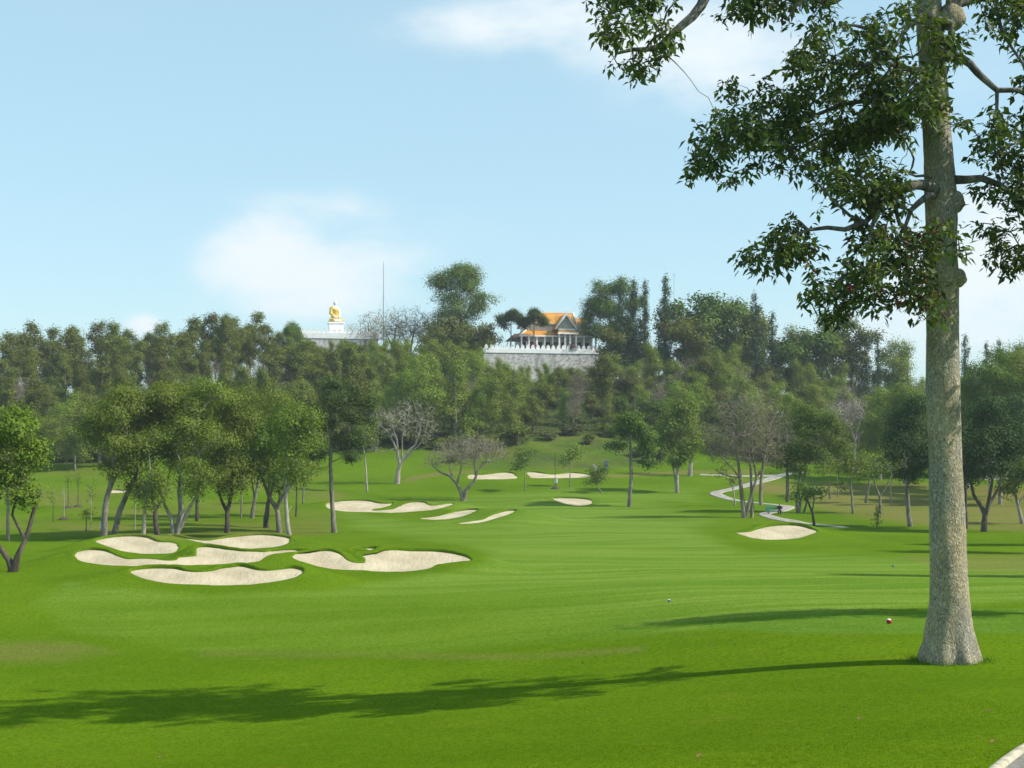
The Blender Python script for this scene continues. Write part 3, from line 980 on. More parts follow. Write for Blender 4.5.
def utree(name, label, cat, stems_px, blobs_px, lf='lf_mid', bk='bk_grey', Y=None, ntips=330, per=16, size=.26, spread=.46,
          seed=0, group=None, base=None, depth=.9, grow_=1.0, low=False, **kw):
    """a tree traced in the photograph, given its own distance, height and depth.
    stems_px: list of lists of (px, py, radius_m[, depth m]); blobs_px: (px, py, rx, ry[, depth m])"""
    rng = np.random.default_rng(1000 + seed)
    bx, by = stems_px[0][0][:2]
    if Y is None:
        x, y, z = ground(bx, by)
    else:
        y = Y; x = (bx - CX) / F * Y; z = hz(x, y)
    root = thing(name, label, cat, (x, y, z), group=group)
    k = y / F
    zb = CAM_Z + (HY - by) * k
    def loc(px, py, d=0.0):
        return np.array([(px - bx) * k, d, (by - py) * k + (zb - z)])
    st = []
    for i, s in enumerate(stems_px):
        P = []; R = []
        dd = 0 if i == 0 else rng.normal(0, .5)
        for j, q in enumerate(s):
            d = q[3] if len(q) > 3 else (dd * j / max(1, len(s) - 1) + (rng.normal(0, .12) if j else 0))
            if i == 0 and j == 0:
                P.append(np.array([0, 0, -.35])); R.append(q[2] * 1.0)
                P.append(np.array([0, 0, .25])); R.append(q[2] * .8)
                continue
            p_ = loc(q[0], q[1], d)
            if j == 0 and abs(q[1] - by) < 8: p_[2] = -.3
            P.append(p_); R.append(q[2] * .74)
        st.append((np.array(P), np.array(R)))
    bl = []
    if low:
        xm = sum(b[0] for b in blobs_px) / len(blobs_px); ym = max(b[1] for b in blobs_px)
        blobs_px = list(blobs_px) + [(xm - 9, ym + 17, 11, 8), (xm + 10, ym + 14, 12, 9), (xm + 1, ym + 25, 8, 6)]
    for b in blobs_px:
        d = b[4] if len(b) > 4 else rng.normal(0, b[2] * k * .25)
        c = loc(b[0], b[1], d)
        bl.append((*c, b[2] * k * grow_, b[2] * k * depth * grow_, b[3] * k * grow_))
    finish_tree(root, st, bl, rng, ntips, per, size, (spread, spread, spread * .7), lf, bk, **kw)
    return root


T = 'tree'
# ---- left foreground tree at the frame's edge
utree('leafy_tree', 'bushy yellow-green tree with a forked dark trunk at the far left edge', T,
      [[(12,572,.32),(8,560,.26),(-2,545,.2),(-14,520,.14)], [(11,570,.26),(18,555,.24),(24,540,.2),(30,515,.16),(38,490,.1)], [(24,540,.14),(12,515,.1),(18,490,.08),(26,476,.05)]],
      [(10,425,28,24),(-18,440,28,30),(28,455,20,30),(0,480,26,24),(22,500,18,20),(-30,490,24,24)], 'lf_bright', 'bk_dark',
      ntips=640, per=38, size=.16, spread=.36, seed=1, clump=7)
utree('slim_tree', 'straight grey trunk just behind the bushy tree at the far left edge', T,
      [[(8,541,.2),(8,500,.17),(9,440,.1)]], [(4,440,26,30),(10,470,18,20)], 'lf_mid', 'bk_grey', ntips=260, per=14, seed=2)
LG = 'trees of the leaning grove left of centre'
utree('grove_tree', 'tree whose tall dark trunk forks halfway, leftmost of the leaning grove', T,
      [[(103,535,.42),(106,505,.36),(110,488,.32),(114,465,.22),(112,440,.16),(110,420,.1)], [(110,488,.26),(118,470,.2),(125,440,.15),(123,415,.1)]],
      [(112,420,26,22),(130,405,24,20),(98,435,18,22),(128,448,20,16)], 'lf_grove', 'bk_grey', Y=130, ntips=616, per=37, size=.17, seed=3, group=LG, grow_=1.24, low=True)
utree('grove_tree', 'tree with a stout trunk leaning hard to the right beside the forked one', T,
      [[(113,535,.38),(120,510,.36),(128,492,.32),(134,480,.24),(142,460,.16),(146,430,.1)]],
      [(150,415,26,24),(140,440,22,20),(165,400,22,18),(128,470,10,9)], 'lf_grove', 'bk_grey', Y=133, ntips=616, per=37, size=.17, seed=4, group=LG, grow_=1.24, low=True)
utree('grove_tree', 'tree with a slender pale trunk and loose light green low foliage in the grove', T,
      [[(143,533,.26),(145,510,.22),(147,495,.16),(150,470,.12),(148,440,.07)], [(147,497,.12),(140,480,.1),(137,465,.06)]],
      [(148,462,18,20),(160,480,13,13),(140,445,14,16),(158,440,16,16)], 'lf_bright', 'bk_pale', Y=131, ntips=363, per=23, size=.17, seed=5, group=LG, grow_=1.24, low=True, clump=6, cf=.4)
utree('grove_tree', 'tree with a dark straight trunk splitting just above the second bunker tail', T,
      [[(157,531,.34),(155,510,.28),(152,488,.2),(150,470,.14)], [(157,512,.2),(163,498,.16),(166,480,.1),(170,460,.07)]],
      [(165,410,24,22),(175,440,22,22),(185,395,22,16),(160,440,18,20)], 'lf_grove', 'bk_dark', Y=138, ntips=616, per=37, size=.17, seed=6, group=LG, grow_=1.24, low=True)
utree('grove_tree', 'clump of four crooked pale stems fanning out from one foot in the grove', T,
      [[(174,533,.34),(172,518,.24),(165,505,.2),(162,490,.16),(166,478,.1)], [(174,530,.28),(180,510,.22),(178,492,.16),(180,470,.1)], [(176,531,.28),(184,512,.22),(182,490,.16),(184,478,.12),(180,470,.08)], [(178,530,.28),(188,510,.22),(196,495,.15),(192,480,.1),(200,462,.06)]],
      [(195,410,26,22),(180,440,24,22),(205,435,22,22),(212,395,20,16),(192,468,14,10)], 'lf_grove', 'bk_pale', Y=134, ntips=682, per=37, size=.17, seed=7, group=LG, grow_=1.24, low=True)
utree('grove_tree', 'tree with a short dark trunk right of the crooked pale stems', T,
      [[(197,521,.3),(197,500,.24),(200,475,.14),(204,450,.08)]],
      [(205,430,24,26),(222,415,20,20),(212,455,16,14)], 'lf_grove', 'bk_dark', Y=160, ntips=506, per=33, size=.17, seed=8, group=LG, grow_=1.24, low=True)
utree('grove_tree', 'tree with a Y-shaped dark trunk and grey-green foliage in mid grove', T,
      [[(227,529,.34),(227,512,.3),(230,500,.26),(232,478,.2),(231,450,.12)], [(227,514,.22),(222,503,.2),(218,492,.14),(222,478,.08)]],
      [(228,405,26,22),(222,445,24,20),(240,430,24,24),(214,462,16,14),(240,470,16,14)], 'lf_grove', 'bk_dark', Y=140, ntips=682, per=37, size=.17, seed=9, group=LG, grow_=1.24, low=True)
utree('grove_tree', 'thin upright tree right of the Y-shaped trunk', T,
      [[(241,520,.14),(242,495,.11),(240,460,.06)]], [(243,445,16,26),(250,420,14,18)], 'lf_grove', 'bk_grey', Y=165, ntips=264, per=29, size=.17, seed=10, group=LG, grow_=1.24, low=True)
utree('grove_tree', 'tree with a leaning brown trunk forking at its top in the back of the grove', T,
      [[(252,518,.32),(255,500,.26),(258,480,.2),(262,465,.12)], [(255,500,.18),(252,485,.14),(250,470,.08)]],
      [(262,405,26,20),(250,440,22,22),(270,440,22,20)], 'lf_grove', 'bk_grey', Y=165, ntips=550, per=33, size=.17, seed=11, group=LG, grow_=1.24, low=True)
utree('grove_tree', 'tree with twin stout dark trunks behind the right end of the rear bunker', T,
      [[(266,523,.38),(268,505,.32),(272,490,.22),(276,470,.12)], [(270,523,.2),(271,500,.16),(270,470,.1)]],
      [(275,420,26,24),(262,450,20,16),(290,415,20,20)], 'lf_grove', 'bk_dark', Y=150, ntips=550, per=33, size=.17, seed=12, group=LG, grow_=1.24, low=True)
utree('grove_tree', 'tree with a bowed trunk reaching far left, at the right of the grove', T,
      [[(279,526,.36),(277,510,.3),(270,498,.26),(265,485,.22),(261,475,.2),(255,466,.16),(249,462,.1)], [(278,512,.26),(280,498,.22),(278,485,.16),(274,472,.1)], [(279,508,.24),(287,488,.2),(293,476,.16),(296,463,.1)], [(262,477,.1),(268,468,.08),(271,462,.05)]],
      [(280,450,26,18),(262,440,24,18),(298,440,20,18),(285,425,22,16),(255,462,16,9)], 'lf_vivid', 'bk_grey', Y=142, ntips=616, per=37, size=.17, seed=13, group=LG, grow_=1.24, low=True)
utree('grove_tree', 'tree with a knobbly upright trunk and bare pale branch ends at the grove corner', T,
      [[(289,531,.28),(287,515,.25),(286,495,.22),(284,480,.16),(285,466,.1)], [(286,495,.16),(293,482,.13),(298,468,.08),(300,462,.05)], [(287,512,.08),(291,506,.06)]],
      [(300,445,20,18),(286,430,22,20),(305,425,18,18),(290,455,12,9)], 'lf_grove', 'bk_pale', Y=133, ntips=462, per=35, size=.17, seed=14, group=LG, grow_=1.24, low=True)
utree('grove_tree', 'very thin dark tree at the right rim of the grove', T,
      [[(296,521,.14),(297,495,.12),(296,470,.07)]], [(300,455,16,18),(306,440,14,14)], 'lf_grove', 'bk_dark', Y=168, ntips=242, per=27, size=.17, seed=15, group=LG, grow_=1.24, low=True)
utree('grove_tree', 'small leaning tree at the right rim, standing furthest back in the grove', T,
      [[(303,502,.16),(304,485,.13),(307,466,.08)]], [(308,452,16,14),(300,440,14,14)], 'lf_grove', 'bk_grey', Y=190, ntips=242, per=27, size=.17, seed=16, group=LG, grow_=1.24, low=True)
utree('layered_tree', 'tall straight tree with dark tiers of foliage in front of the double lobed bunker', T,
      [[(334,533,.36),(332,505,.30),(331,470,.25),(331,430,.17),(329,398,.08)]],
      [(345,398,28,12),(310,412,22,11),(355,418,22,10),(330,385,16,8),(300,432,18,10),(345,440,22,10),(368,405,14,8),(318,455,16,8),(350,458,12,7),(322,425,16,8)],
      'lf_deepish', 'bk_grey', ntips=680, per=34, size=.17, spread=.36, seed=17, clump=5, cf=.45, upbias=.05)
M['lf_dark2'] = M['lf_dark']
# ---- centre and right mid-ground
utree('bare_tree', 'leafless silver-grey tree with an open fan of branches left of centre', T,
      [[(397,484,.55),(398,472,.46),(400,464,.4),(396,448,.26),(388,432,.18),(380,425,.1)], [(400,464,.36),(409,450,.26),(415,445,.2),(420,430,.14),(422,415,.08)], [(399,458,.25),(397,440,.18),(392,425,.12),(386,415,.07)],
       [(401,462,.22),(412,452,.16),(424,440,.1),(434,430,.06)], [(403,456,.2),(402,440,.14),(405,425,.1),(410,412,.06)], [(396,448,.14),(384,452,.1),(374,450,.05)]],
      [(385,420,20,16),(412,412,24,14),(428,428,14,12),(372,446,10,7),(398,425,22,16)], bk='bk_pale', ntips=900, seed=20, bare=('t', 1), tip_r=.022, inner=.1, clump=0, upbias=.12)
utree('bare_tree', 'leafless low grey tree with two curving trunks and a wide twiggy top by the green', T,
      [[(463,501,.5),(461,492,.4),(457,484,.32),(450,476,.26),(440,472,.2),(433,466,.12)], [(463,499,.42),(466,490,.36),(474,482,.3),(478,470,.2),(486,462,.14),(492,460,.08)], [(458,485,.24),(461,470,.18),(462,458,.1)], [(457,480,.2),(450,470,.14),(449,460,.08)], [(477,474,.16),(474,462,.12),(478,452,.06)]],
      [(470,446,38,12),(440,458,18,10),(492,452,20,12),(465,455,24,12)], bk='bk_brown', ntips=1300, seed=21, bare=('t', 2), tip_r=.020, inner=.05, clump=0, upbias=.1)
utree('slim_tree', 'thin grey tree with a bare trunk between the layered tree and the silver bare tree', T,
      [[(367,492,.2),(366,470,.17),(363,440,.1)]], [(362,432,16,12),(372,440,12,9)], 'lf_olive', 'bk_pale', ntips=160, per=9, seed=22)
YG = 'young trees near the green'
for i, (px, py, top, lab, ly) in enumerate([
      (525, 491, 452, 'young green tree on a thin stem, leftmost of those in front of the far bunkers', 'lf_vivid'),
      (570, 487, 448, 'young pale tree standing before the wavy topped far bunker', 'lf_feather'),
      (601, 493, 468, 'young tree with a stem slanting left, right of the far bunkers', 'lf_dark')]):
    lean = 4 if i == 2 else 0
    utree('young_tree', lab, T, [[(px, py, .12), (px - lean, (py + top) / 2 + 6, .09), (px - lean, top + 6, .04)]],
          [(px - lean, top + 8, 13, 9), (px + 5 - lean, top + 2, 9, 6), (px - 6 - lean, top + 14, 9, 5)], ly, 'bk_grey', ntips=150, per=9, size=.24, seed=25 + i, group=YG)
utree('layered_tree', 'dark umbrella topped tree on a straight trunk in the centre of the fairway', T,
      [[(590 + 39.3, 507, .36), (631, 480, .32), (631, 455, .27), (630, 425, .12)]],
      [(630,418,16,6),(622,432,18,8),(640,436,18,8),(616,446,11,6),(646,450,12,7),(652,462,8,8),(632,426,20,7)], 'lf_dark', 'bk_grey', ntips=480, per=20, size=.27, seed=30, clump=5, upbias=.05)
utree('round_tree', 'oval crowned tree with bright speckled leaves right of the umbrella topped tree', T,
      [[(677,493,.36),(677,478,.32),(678,462,.26),(678,430,.14)], [(673,490,.2),(674,472,.16),(670,455,.1)]],
      [(678,425,22,24),(690,445,17,20),(664,440,16,20),(682,410,17,14),(677,458,17,12)], 'lf_bright', 'bk_pale', ntips=620, per=13, size=.34, seed=31, clump=6, inner=.4)
utree('slim_tree', 'grey trunk standing close behind the oval crowned speckled tree', T,
      [[(690,476,.5),(691,460,.42),(693,440,.2)]], [(700,440,20,18),(690,425,16,16)], 'lf_olive', 'bk_pale', ntips=240, per=9, seed=32)
utree('bare_tree', 'tall leafless brownish tree with many upright stems right of centre', T,
      [[(744,518,.4),(742,495,.34),(740,478,.28),(737,455,.18),(733,430,.1)], [(747,516,.34),(751,495,.28),(756,478,.22),(752,455,.16),(750,425,.08)], [(752,511,.3),(752,490,.24),(751,462,.16),(748,430,.1)], [(761,505,.32),(761,480,.26),(764,460,.18),(768,435,.1)], [(741,480,.18),(730,466,.12),(718,455,.07)], [(756,478,.18),(766,462,.12),(776,445,.07)], [(740,478,.16),(725,475,.1),(712,468,.05)]],
      [(745,412,34,24),(722,440,22,20),(772,430,24,24),(750,440,32,26),(730,455,26,14),(770,455,18,14)], bk='bk_brown', ntips=2400, seed=33, bare=('t', 2), tip_r=.016, inner=.05, clump=0, upbias=.25, step=.8)
utree('thin_tree', 'spindly sapling with a few leaves in front of the tall leafless brownish tree', T,
      [[(735,506,.14),(733,490,.12),(728,478,.08),(724,472,.04)], [(733,490,.08),(736,478,.05)]], [(722,472,6,4),(734,480,5,4)], 'lf_mid', 'bk_pale', ntips=30, per=7, seed=34)
utree('leafy_tree', 'vivid green tree on several slim trunks above the footpath bend', T,
      [[(798,513,.3),(797,495,.24),(800,475,.18),(803,455,.1)], [(800,512,.26),(803,490,.2),(806,468,.14),(808,445,.08)], [(787,502,.3),(787,480,.26),(787,460,.16),(790,440,.08)], [(803,511,.2),(810,492,.14),(818,478,.08)]],
      [(800,425,24,18),(822,432,22,20),(786,455,18,14),(815,455,24,14),(805,412,20,9),(835,450,14,14),(797,470,14,10),(779,463,12,9)], 'lf_vivid', 'bk_grey', ntips=900, per=30, size=.19, seed=35, clump=6)
utree('small_tree', 'small green tree with a crooked trunk right behind the lone right bunker', T,
      [[(814,526,.2),(812,512,.16),(808,502,.12),(804,492,.07)], [(813,515,.12),(814,500,.09),(813,490,.05)]],
      [(812,494,10,6),(802,490,8,7),(820,492,7,4),(797,496,8,6)], 'lf_vivid', 'bk_dark', ntips=150, per=12, size=.22, seed=36)
RT = 'thin trees on the dry grass at right'
rs = [(830,499,470,.16,'lf_mid','straight thin tree nearest the vivid green tree'), (838,497,455,.1,'lf_mid','very thin far tree second from the vivid green tree'),
      (853,514,470,.2,'lf_olive','tree with a kinked thin trunk and a drooping bough on the dry grass'), (866,503,465,.24,'lf_mid','thin dark trunked tree leaning right on the dry grass'),
      (880,513,478,.2,'lf_olive','small tree with a clear Y-shaped fork on the dry grass'), (891,505,470,.13,'lf_olive','thin leaning tree just left of the dense dark tree')]
for i, (px, py, top, r, ly, lab) in enumerate(rs):
    st = [[(px, py, r), (px + (-1 if i != 3 else 3), (py + top) / 2, r * .8), (px + (-4 if i in (2,) else 2), top, r * .35)]]
    bl = [(px + 2, top - 6, 12, 9), (px - 8, top, 9, 7), (px + 9, top + 1, 8, 6)]
    if i == 4:
        st = [[(880,513,.22),(880,497,.2),(876,488,.14),(872,475,.08)], [(880,497,.16),(886,486,.12),(891,475,.06)]]
        bl = [(872,470,11,8),(888,464,10,8),(862,478,9,6),(880,460,12,8)]
    if i == 2:
        st.append([(852, 490, .1), (846, 484, .07), (840, 488, .05)]); bl.append((843, 486, 5, 4))
    utree('thin_tree', lab, T, st, bl, ly, 'bk_grey', ntips=130, per=9, size=.24, seed=40 + i, group=RT)
utree('dense_tree', 'dense dark round tree on a slightly bent trunk left of the big foreground trunk', T,
      [[(910,527,.34),(909,510,.3),(907,490,.26),(908,460,.16)]],
      [(912,425,20,24),(902,450,17,24),(920,455,19,24),(908,475,18,13),(916,408,15,14),(897,438,12,12)], 'lf_deep', 'bk_grey', ntips=800, per=34, size=.19, seed=50, clump=6)
utree('dense_tree', 'broad dark tree with three spreading limbs right of the big foreground trunk', T,
      [[(984,532,.4),(985,515,.36),(982,506,.3),(974,495,.22),(970,480,.14)], [(985,512,.3),(988,498,.26),(989,480,.16)], [(986,510,.24),(995,496,.2),(1000,484,.12)]],
      [(985,425,30,24),(970,450,24,26),(1002,450,26,26),(985,470,30,18),(968,478,16,16),(1010,432,18,16),(990,408,20,12)], 'lf_deep', 'bk_dark', ntips=950, per=34, size=.19, seed=51, clump=6)
utree('leafy_tree', 'olive green tree partly out of frame at the right edge, low crown', T,
      [[(1022,524,.3),(1018,505,.24),(1014,490,.14)], [(1018,505,.18),(1030,488,.12)]],
      [(1016,478,18,16),(1034,470,22,22),(1010,490,12,8)], 'lf_olive', 'bk_pale', ntips=380, per=16, size=.26, seed=52)
utree('slim_tree', 'slim dark tree hard against the right side of the foreground trunk', T,
      [[(966,529,.24),(966,500,.2),(965,470,.12)]], [(966,462,18,16),(960,440,14,14)], 'lf_mid', 'bk_dark', ntips=240, per=12, seed=53)
utree('bare_tree', 'leafless pale tree with a wide grey crown behind the thin trees at right', T,
      [[(855,470,.4),(855,440,.32),(850,428,.22),(838,418,.1)], [(855,440,.26),(858,425,.18),(862,410,.1)], [(855,442,.2),(866,428,.14),(876,420,.07)]],
      [(855,410,30,13),(835,415,16,8),(875,418,18,10)], bk='bk_pale', Y=236, ntips=1300, seed=54, bare=('t', 1), tip_r=.022, inner=.05, clump=0, step=.9)
TR = 'tall green trees at the right edge'
for i, (px, Y, top, w, ly, lab) in enumerate([
      (990, 205, 352, 24, 'lf_vivid', 'tall bright tree whose top rises highest beside the right edge'),
      (1015, 210, 342, 26, 'lf_mid', 'tall green tree cut by the right edge of the photo'),
      (968, 215, 375, 20, 'lf_bright', 'yellowish tree peeping out right of the foreground trunk'),
      (1050, 200, 350, 30, 'lf_vivid', 'tall tree just outside the right edge'),
      (905, 222, 380, 22, 'lf_bright', 'yellow tipped tree behind the dense dark round one'),
      (880, 228, 388, 18, 'lf_mid', 'yellowish green tree above the blue-grey shed'),
      (1000, 190, 400, 22, 'lf_deep', 'dark tree filling the gap under the white house'),
      (1028, 185, 395, 24, 'lf_deep', 'dark tree at the right edge in front of the white house'),
      (965, 195, 410, 18, 'lf_deep', 'dark tree directly behind the right side of the foreground trunk')]):
    by = 470
    utree('tall_tree', lab, T, [[(px, by, .35), (px + 1, (by + top) / 2 + 20, .28), (px, top + 25, .14)]],
          [(px, top + 18, w, 18), (px - w * .5, top + 38, w * .8, 20), (px + w * .5, top + 40, w * .8, 20), (px, top + 58, w, 18)], ly, 'bk_pale', Y=Y, ntips=720, per=30, size=.24, seed=60 + i, group=TR, spread=.55, grow_=1.15)
# trees out of frame on the right that throw the long shadows
for i, (x, y, hgt, lab) in enumerate([(27.0, 45.5, 21, 'large tree just right of the frame, throwing the nearest long shadow'), (37.5, 74, 19, 'large tree right of the frame throwing the second long shadow'),
                                      (49, 108, 19, 'large tree right of the frame throwing the third long shadow'), (54, 122, 18, 'large tree right of the frame, farthest of the shadow throwing ones')]):
    rng = np.random.default_rng(300 + i)
    z = hz(x, y); root = thing('shade_tree', lab, T, (x, y, z), group='shade trees beyond the right edge')
    st = [(np.array([[0, 0, -.3], [0, 0, 3], [.3, .2, hgt * .5], [0, 0, hgt * .8]]), np.array([.5, .4, .3, .12]))]
    bl = [(0, 0, hgt * .80, 2.6, 1.9, hgt * .18), (-1.8, .5, hgt * .62, 2.6, 1.6, 1.8), (2.4, -.5, hgt * .66, 2.6, 1.6, 1.8), (-3.2, -.6, hgt * .74, 1.6, 1.1, 1.1)]
    finish_tree(root, st, bl, rng, 380, 18, .32, (.5, .5, .4), 'lf_mid', 'bk_grey')

# ---- staked saplings on the left field
for i, (px, py, h, lab) in enumerate([(53,522,3.4,'sapling with a small leaf tuft on the left field, leftmost'), (64,520,4.0,'bare staked sapling on the left field, second from left'),
                                      (68,508,4.5,'dark staked sapling further up the left field beside a mulch mound'), (78,507,4.5,'staked sapling at the top of the left field, right of the dark one'),
                                      (91,530,4.8,'pale forked sapling with a thin crown beside the forked grove tree'), (86,532,2.2,'short dark stake-like sapling near the grass edge'),
                                      (135,530,4.8,'thin yellowish sapling between the leaning trunks'), (877,529,2.6,'tiny conifer-like sapling at the edge of the dry grass'),
                                      (555,489,5.5,'bare staked sapling before the far bunker')]):
    x, y, z = ground(px, py); rng = np.random.default_rng(400 + i)
    root = thing('sapling', lab, 'sapling', (x, y, z), group='young staked saplings')
    tb = MB(); tb.tube([(0, 0, -.1), (.03, 0, h * .5), (-.04, .03, h)], [.055, .045, .02], 6)
    for k in range(4):
        a = k * 1.6 + i; tb.tube([(0, 0, h * (.55 + .1 * k)), (.35 * math.cos(a), .35 * math.sin(a), h * (.7 + .09 * k))], [.02, .01], 4)
    tb.build('trunk', M['bk_pale' if i in (1, 4, 6) else 'bk_dark'], root)
    if i < 8 and i != 1:
        tips = rng.normal(0, 1, (26, 3)) * np.array([.45, .45, h * .12]) + np.array([0, 0, h * .88])
        if i == 7: tips = rng.normal(0, 1, (40, 3)) * np.array([.28, .28, h * .25]) + np.array([0, 0, h * .5])
        V, Fq = leaves(tips, tips * 0 + np.array([0, 0, h * .8]), rng, 6, (.14, .14, .12), .2)
        link('crown', np_mesh('crown', V, [Fq], M['lf_dark' if i == 7 else 'lf_olive']), root)
    if i in (1, 2, 3, 8):
        mb = MB(); mb.lathe([(.75, -.1), (.6, .12), (.3, .28), (.08, .34)], 14); mb.build('mulch_mound', M['mulch'], root, smooth_=True)
        for k in range(2):
            sb = MB(); a = 1 + 2.6 * k; sb.tube([(.75 * math.cos(a), .75 * math.sin(a), 0), (.05 * math.cos(a), .05 * math.sin(a), 1.5)], .03, 5); sb.build('stake', M['wood'], root)


# ------------------------------------------------------------------ big foreground tree
def big_tree():
    rng = np.random.default_rng(55)
    Y = 35.0; k = Y / F
    x0, y0 = (950 - CX) * k, Y
    z0 = hz(x0, y0)
    root = thing('giant_tree', 'giant grey-barked tree with drooping leafy boughs in the right foreground', T, (x0, y0, z0))
    def L(px, py, d=0.0):
        return np.array([(px - CX) / F * Y - x0, d, CAM_Z + (HY - py) * k - z0])
    # trunk outline (left, right) by height
    prof = [(676, 924, 978), (660, 921, 979), (652, 922, 977), (643, 925, 975), (630, 926, 972), (615, 928.5, 970), (600, 930, 968.5), (570, 930, 966.5), (540, 930, 965),
            (500, 929.5, 963), (460, 928.5, 961.5), (420, 927.5, 960), (388, 926, 959), (340, 926.5, 958.5), (300, 927, 958), (279, 927, 958.5), (250, 926.5, 957), (219, 926.5, 957.5), (190, 925.5, 956),
            (160, 925, 953.5), (130, 923, 951), (95, 921, 948.5), (60, 919.5, 945), (30, 917, 943), (0, 916, 941), (-60, 915, 937), (-140, 917, 934), (-230, 921, 932)]
    n = 40; V = []; dense = []
    for a, b in zip(prof[:-1], prof[1:]):
        m_ = max(1, int(abs(a[0] - b[0]) / 5))
        for s in range(m_):
            t = s / m_; dense.append(tuple(a[i] * (1 - t) + b[i] * t for i in range(3)))
    dense.append(prof[-1])
    for (py, l, r) in dense:
        c = L((l + r) / 2, py); rad = (r - l) / 2 * k
        hgt = c[2]
        for j in range(n):
            a = 2 * math.pi * j / n
            flute = math.exp(-max(hgt, 0) / .7)
            rr = rad * (1 + .13 * flute * math.sin(a * 5 + .6) + .06 * flute * math.sin(a * 10 + 2) + .03 * math.sin(a * 3 + hgt * .35 + 1) + .012 * math.sin(a * 8 + hgt * 1.4) + .018 * math.sin(hgt * 2.3 + a * 2) + rng.normal(0, .006))
            V.append((c[0] + rr * math.cos(a), c[1] + rr * math.sin(a), hgt))
    Nn = len(dense)
    i = np.arange(Nn * n).reshape(Nn, n); j = np.roll(i, -1, 1)
    Fq = [np.stack([i[:-1], j[:-1], j[1:], i[1:]], -1).reshape(-1, 4)]
    link('trunk', np_mesh('trunk', np.array(V), Fq, M['bk_big'], True), root)
    for (px, py, r, d, rz_) in [(954.5, 203, .19, -.16, .28), (956, 279, .18, -.22, .24), (933, 225, .1, -.4, .14), (950, 20, .3, -.2, .35)]:
        kb = MB(); c = L(px, py, d); kb.ball(c, (r, r * .9, rz_), 16, 10); kb.ball(c + np.array([r * .55, -.03, -.05]), (r * .55, r * .5, r * .55), 12, 8)
        kb.build('burl', M['bk_big'], root, smooth_=True)
    # limbs traced with their own depth
    S = []
    def limb(pts, r0, r1, ds=None, d0=0.0, d1=0.0):
        m_ = len(pts)
        r0 *= .8; r1 *= .75
        P = np.array([L(p[0], p[1], d0 + (d1 - d0) * q / (m_ - 1)) for q, p in enumerate(pts)])
        R = np.linspace(r0, r1, m_); S.append((P, R))
    axis = [(948, 560), (944, 400), (942, 250), (941, 195), (938, 150), (936, 100), (933, 60), (930, 20), (928, -60), (926, -140), (926, -230)]
    S.append((np.array([L(*a) for a in axis]), np.linspace(.05, .03, len(axis))))
    S[0] = (S[0][0], np.array([.3, .3, .3, .3, .3, .3, .3, .28, .22, .15, .05]))
    limb([(938,192),(925,190),(915,189),(906,190),(898,194),(886,199),(876,205),(868,213),(851,231),(830,239),(812,238),(793,241),(780,246)], .19, .04, d0=-.3, d1=-2.0)
    limb([(938,196),(922,199),(910,208),(901,216),(894,232),(890,250)], .13, .04, d0=-.35, d1=-1.2)
    limb([(889,198),(883,215),(886,232),(897,245),(905,253),(912,262)], .085, .03, d0=-1.0, d1=-1.6)
    limb([(868,213),(858,225),(850,250),(845,275),(850,300)], .07, .025, d0=-1.4, d1=-2.4)
    limb([(851,231),(836,225),(822,210),(808,192),(795,183)], .06, .02, d0=-1.6, d1=-1.0)
    limb([(944,182),(962,182),(975,182),(990,190),(1005,205),(1020,225),(1035,240)], .15, .04, d0=-.1, d1=-1.3)
    limb([(935,62),(944,62),(951,64),(960,72),(966,82),(972,90),(982,101),(1001,102),(1024,115),(1060,130),(1090,160)], .15, .05, d0=-.45, d1=-1.5)
    limb([(982,102),(983,116),(981,128),(975,140),(978,165),(985,190)], .06, .025, d0=-.9, d1=-1.4)
    limb([(934,70),(941,55),(946,42),(947,28),(944,12),(946,-5)], .13, .10, d0=-.5, d1=-.3)
    limb([(934,30),(944,14),(956,3),(975,-3),(1000,-8),(1030,-25),(1070,-60)], .24, .09, d0=-.25, d1=.5)
    limb([(990,-5),(999,8),(1002,30),(1006,42),(1013,57),(1024,77),(1034,100)], .07, .03, d0=.3, d1=-.5)
    limb([(934,28),(918,21),(906,30),(899,36),(890,48),(882,60),(872,66)], .11, .04, d0=-.4, d1=-1.4)
    limb([(936,88),(923,78),(910,76),(899,74),(882,62),(870,50),(858,38),(845,36),(832,38)], .13, .04, d0=-.3, d1=-1.0)
    limb([(899,74),(880,70),(862,70),(845,68),(823,64),(800,66),(780,69),(765,76)], .07, .03, d0=-.8, d1=.3)
    limb([(937,112),(915,105),(895,102),(870,108),(858,124),(845,131),(837,137),(843,148),(850,162),(853,178)], .12, .03, d0=.1, d1=.9)
    limb([(895,102),(875,95),(850,96),(825,105),(800,112),(775,110),(750,116),(725,122)], .09, .025, d0=.3, d1=2.2)
    limb([(858,124),(830,128),(808,140),(790,155),(775,165)], .06, .02, d0=.6, d1=1.4)
    limb([(940,178),(922,178),(912,179),(904,177),(907,170),(908,163),(905,157),(901,152)], .05, .03, d0=-.3, d1=-.6)
    limb([(930,-30),(900,-70),(850,-100),(790,-95),(740,-60),(712,-20),(704,0),(697,15),(688,27),(676,38),(664,50),(654,60),(641,64),(628,65),(612,70)], .26, .05, d0=0, d1=-1.5)
    limb([(654,60),(662,72),(670,80),(677,88)], .025, .012, d0=-1.4, d1=-1.5)
    limb([(740,-60),(700,-50),(660,-40),(625,-20),(610,10),(605,40)], .12, .03, d0=-.8, d1=.6)
    limb([(900,-70),(870,-30),(850,-10),(834,2),(824,6),(815,4),(806,3),(798,8),(791,14),(780,30)], .13, .04, d0=.3, d1=-.8)
    limb([(800,-95),(770,-50),(755,-20),(745,0),(735,10)], .08, .025, d0=-.2, d1=.5)
    limb([(929,-60),(960,-110),(1010,-150),(1080,-170)], .2, .06, d0=0, d1=1)
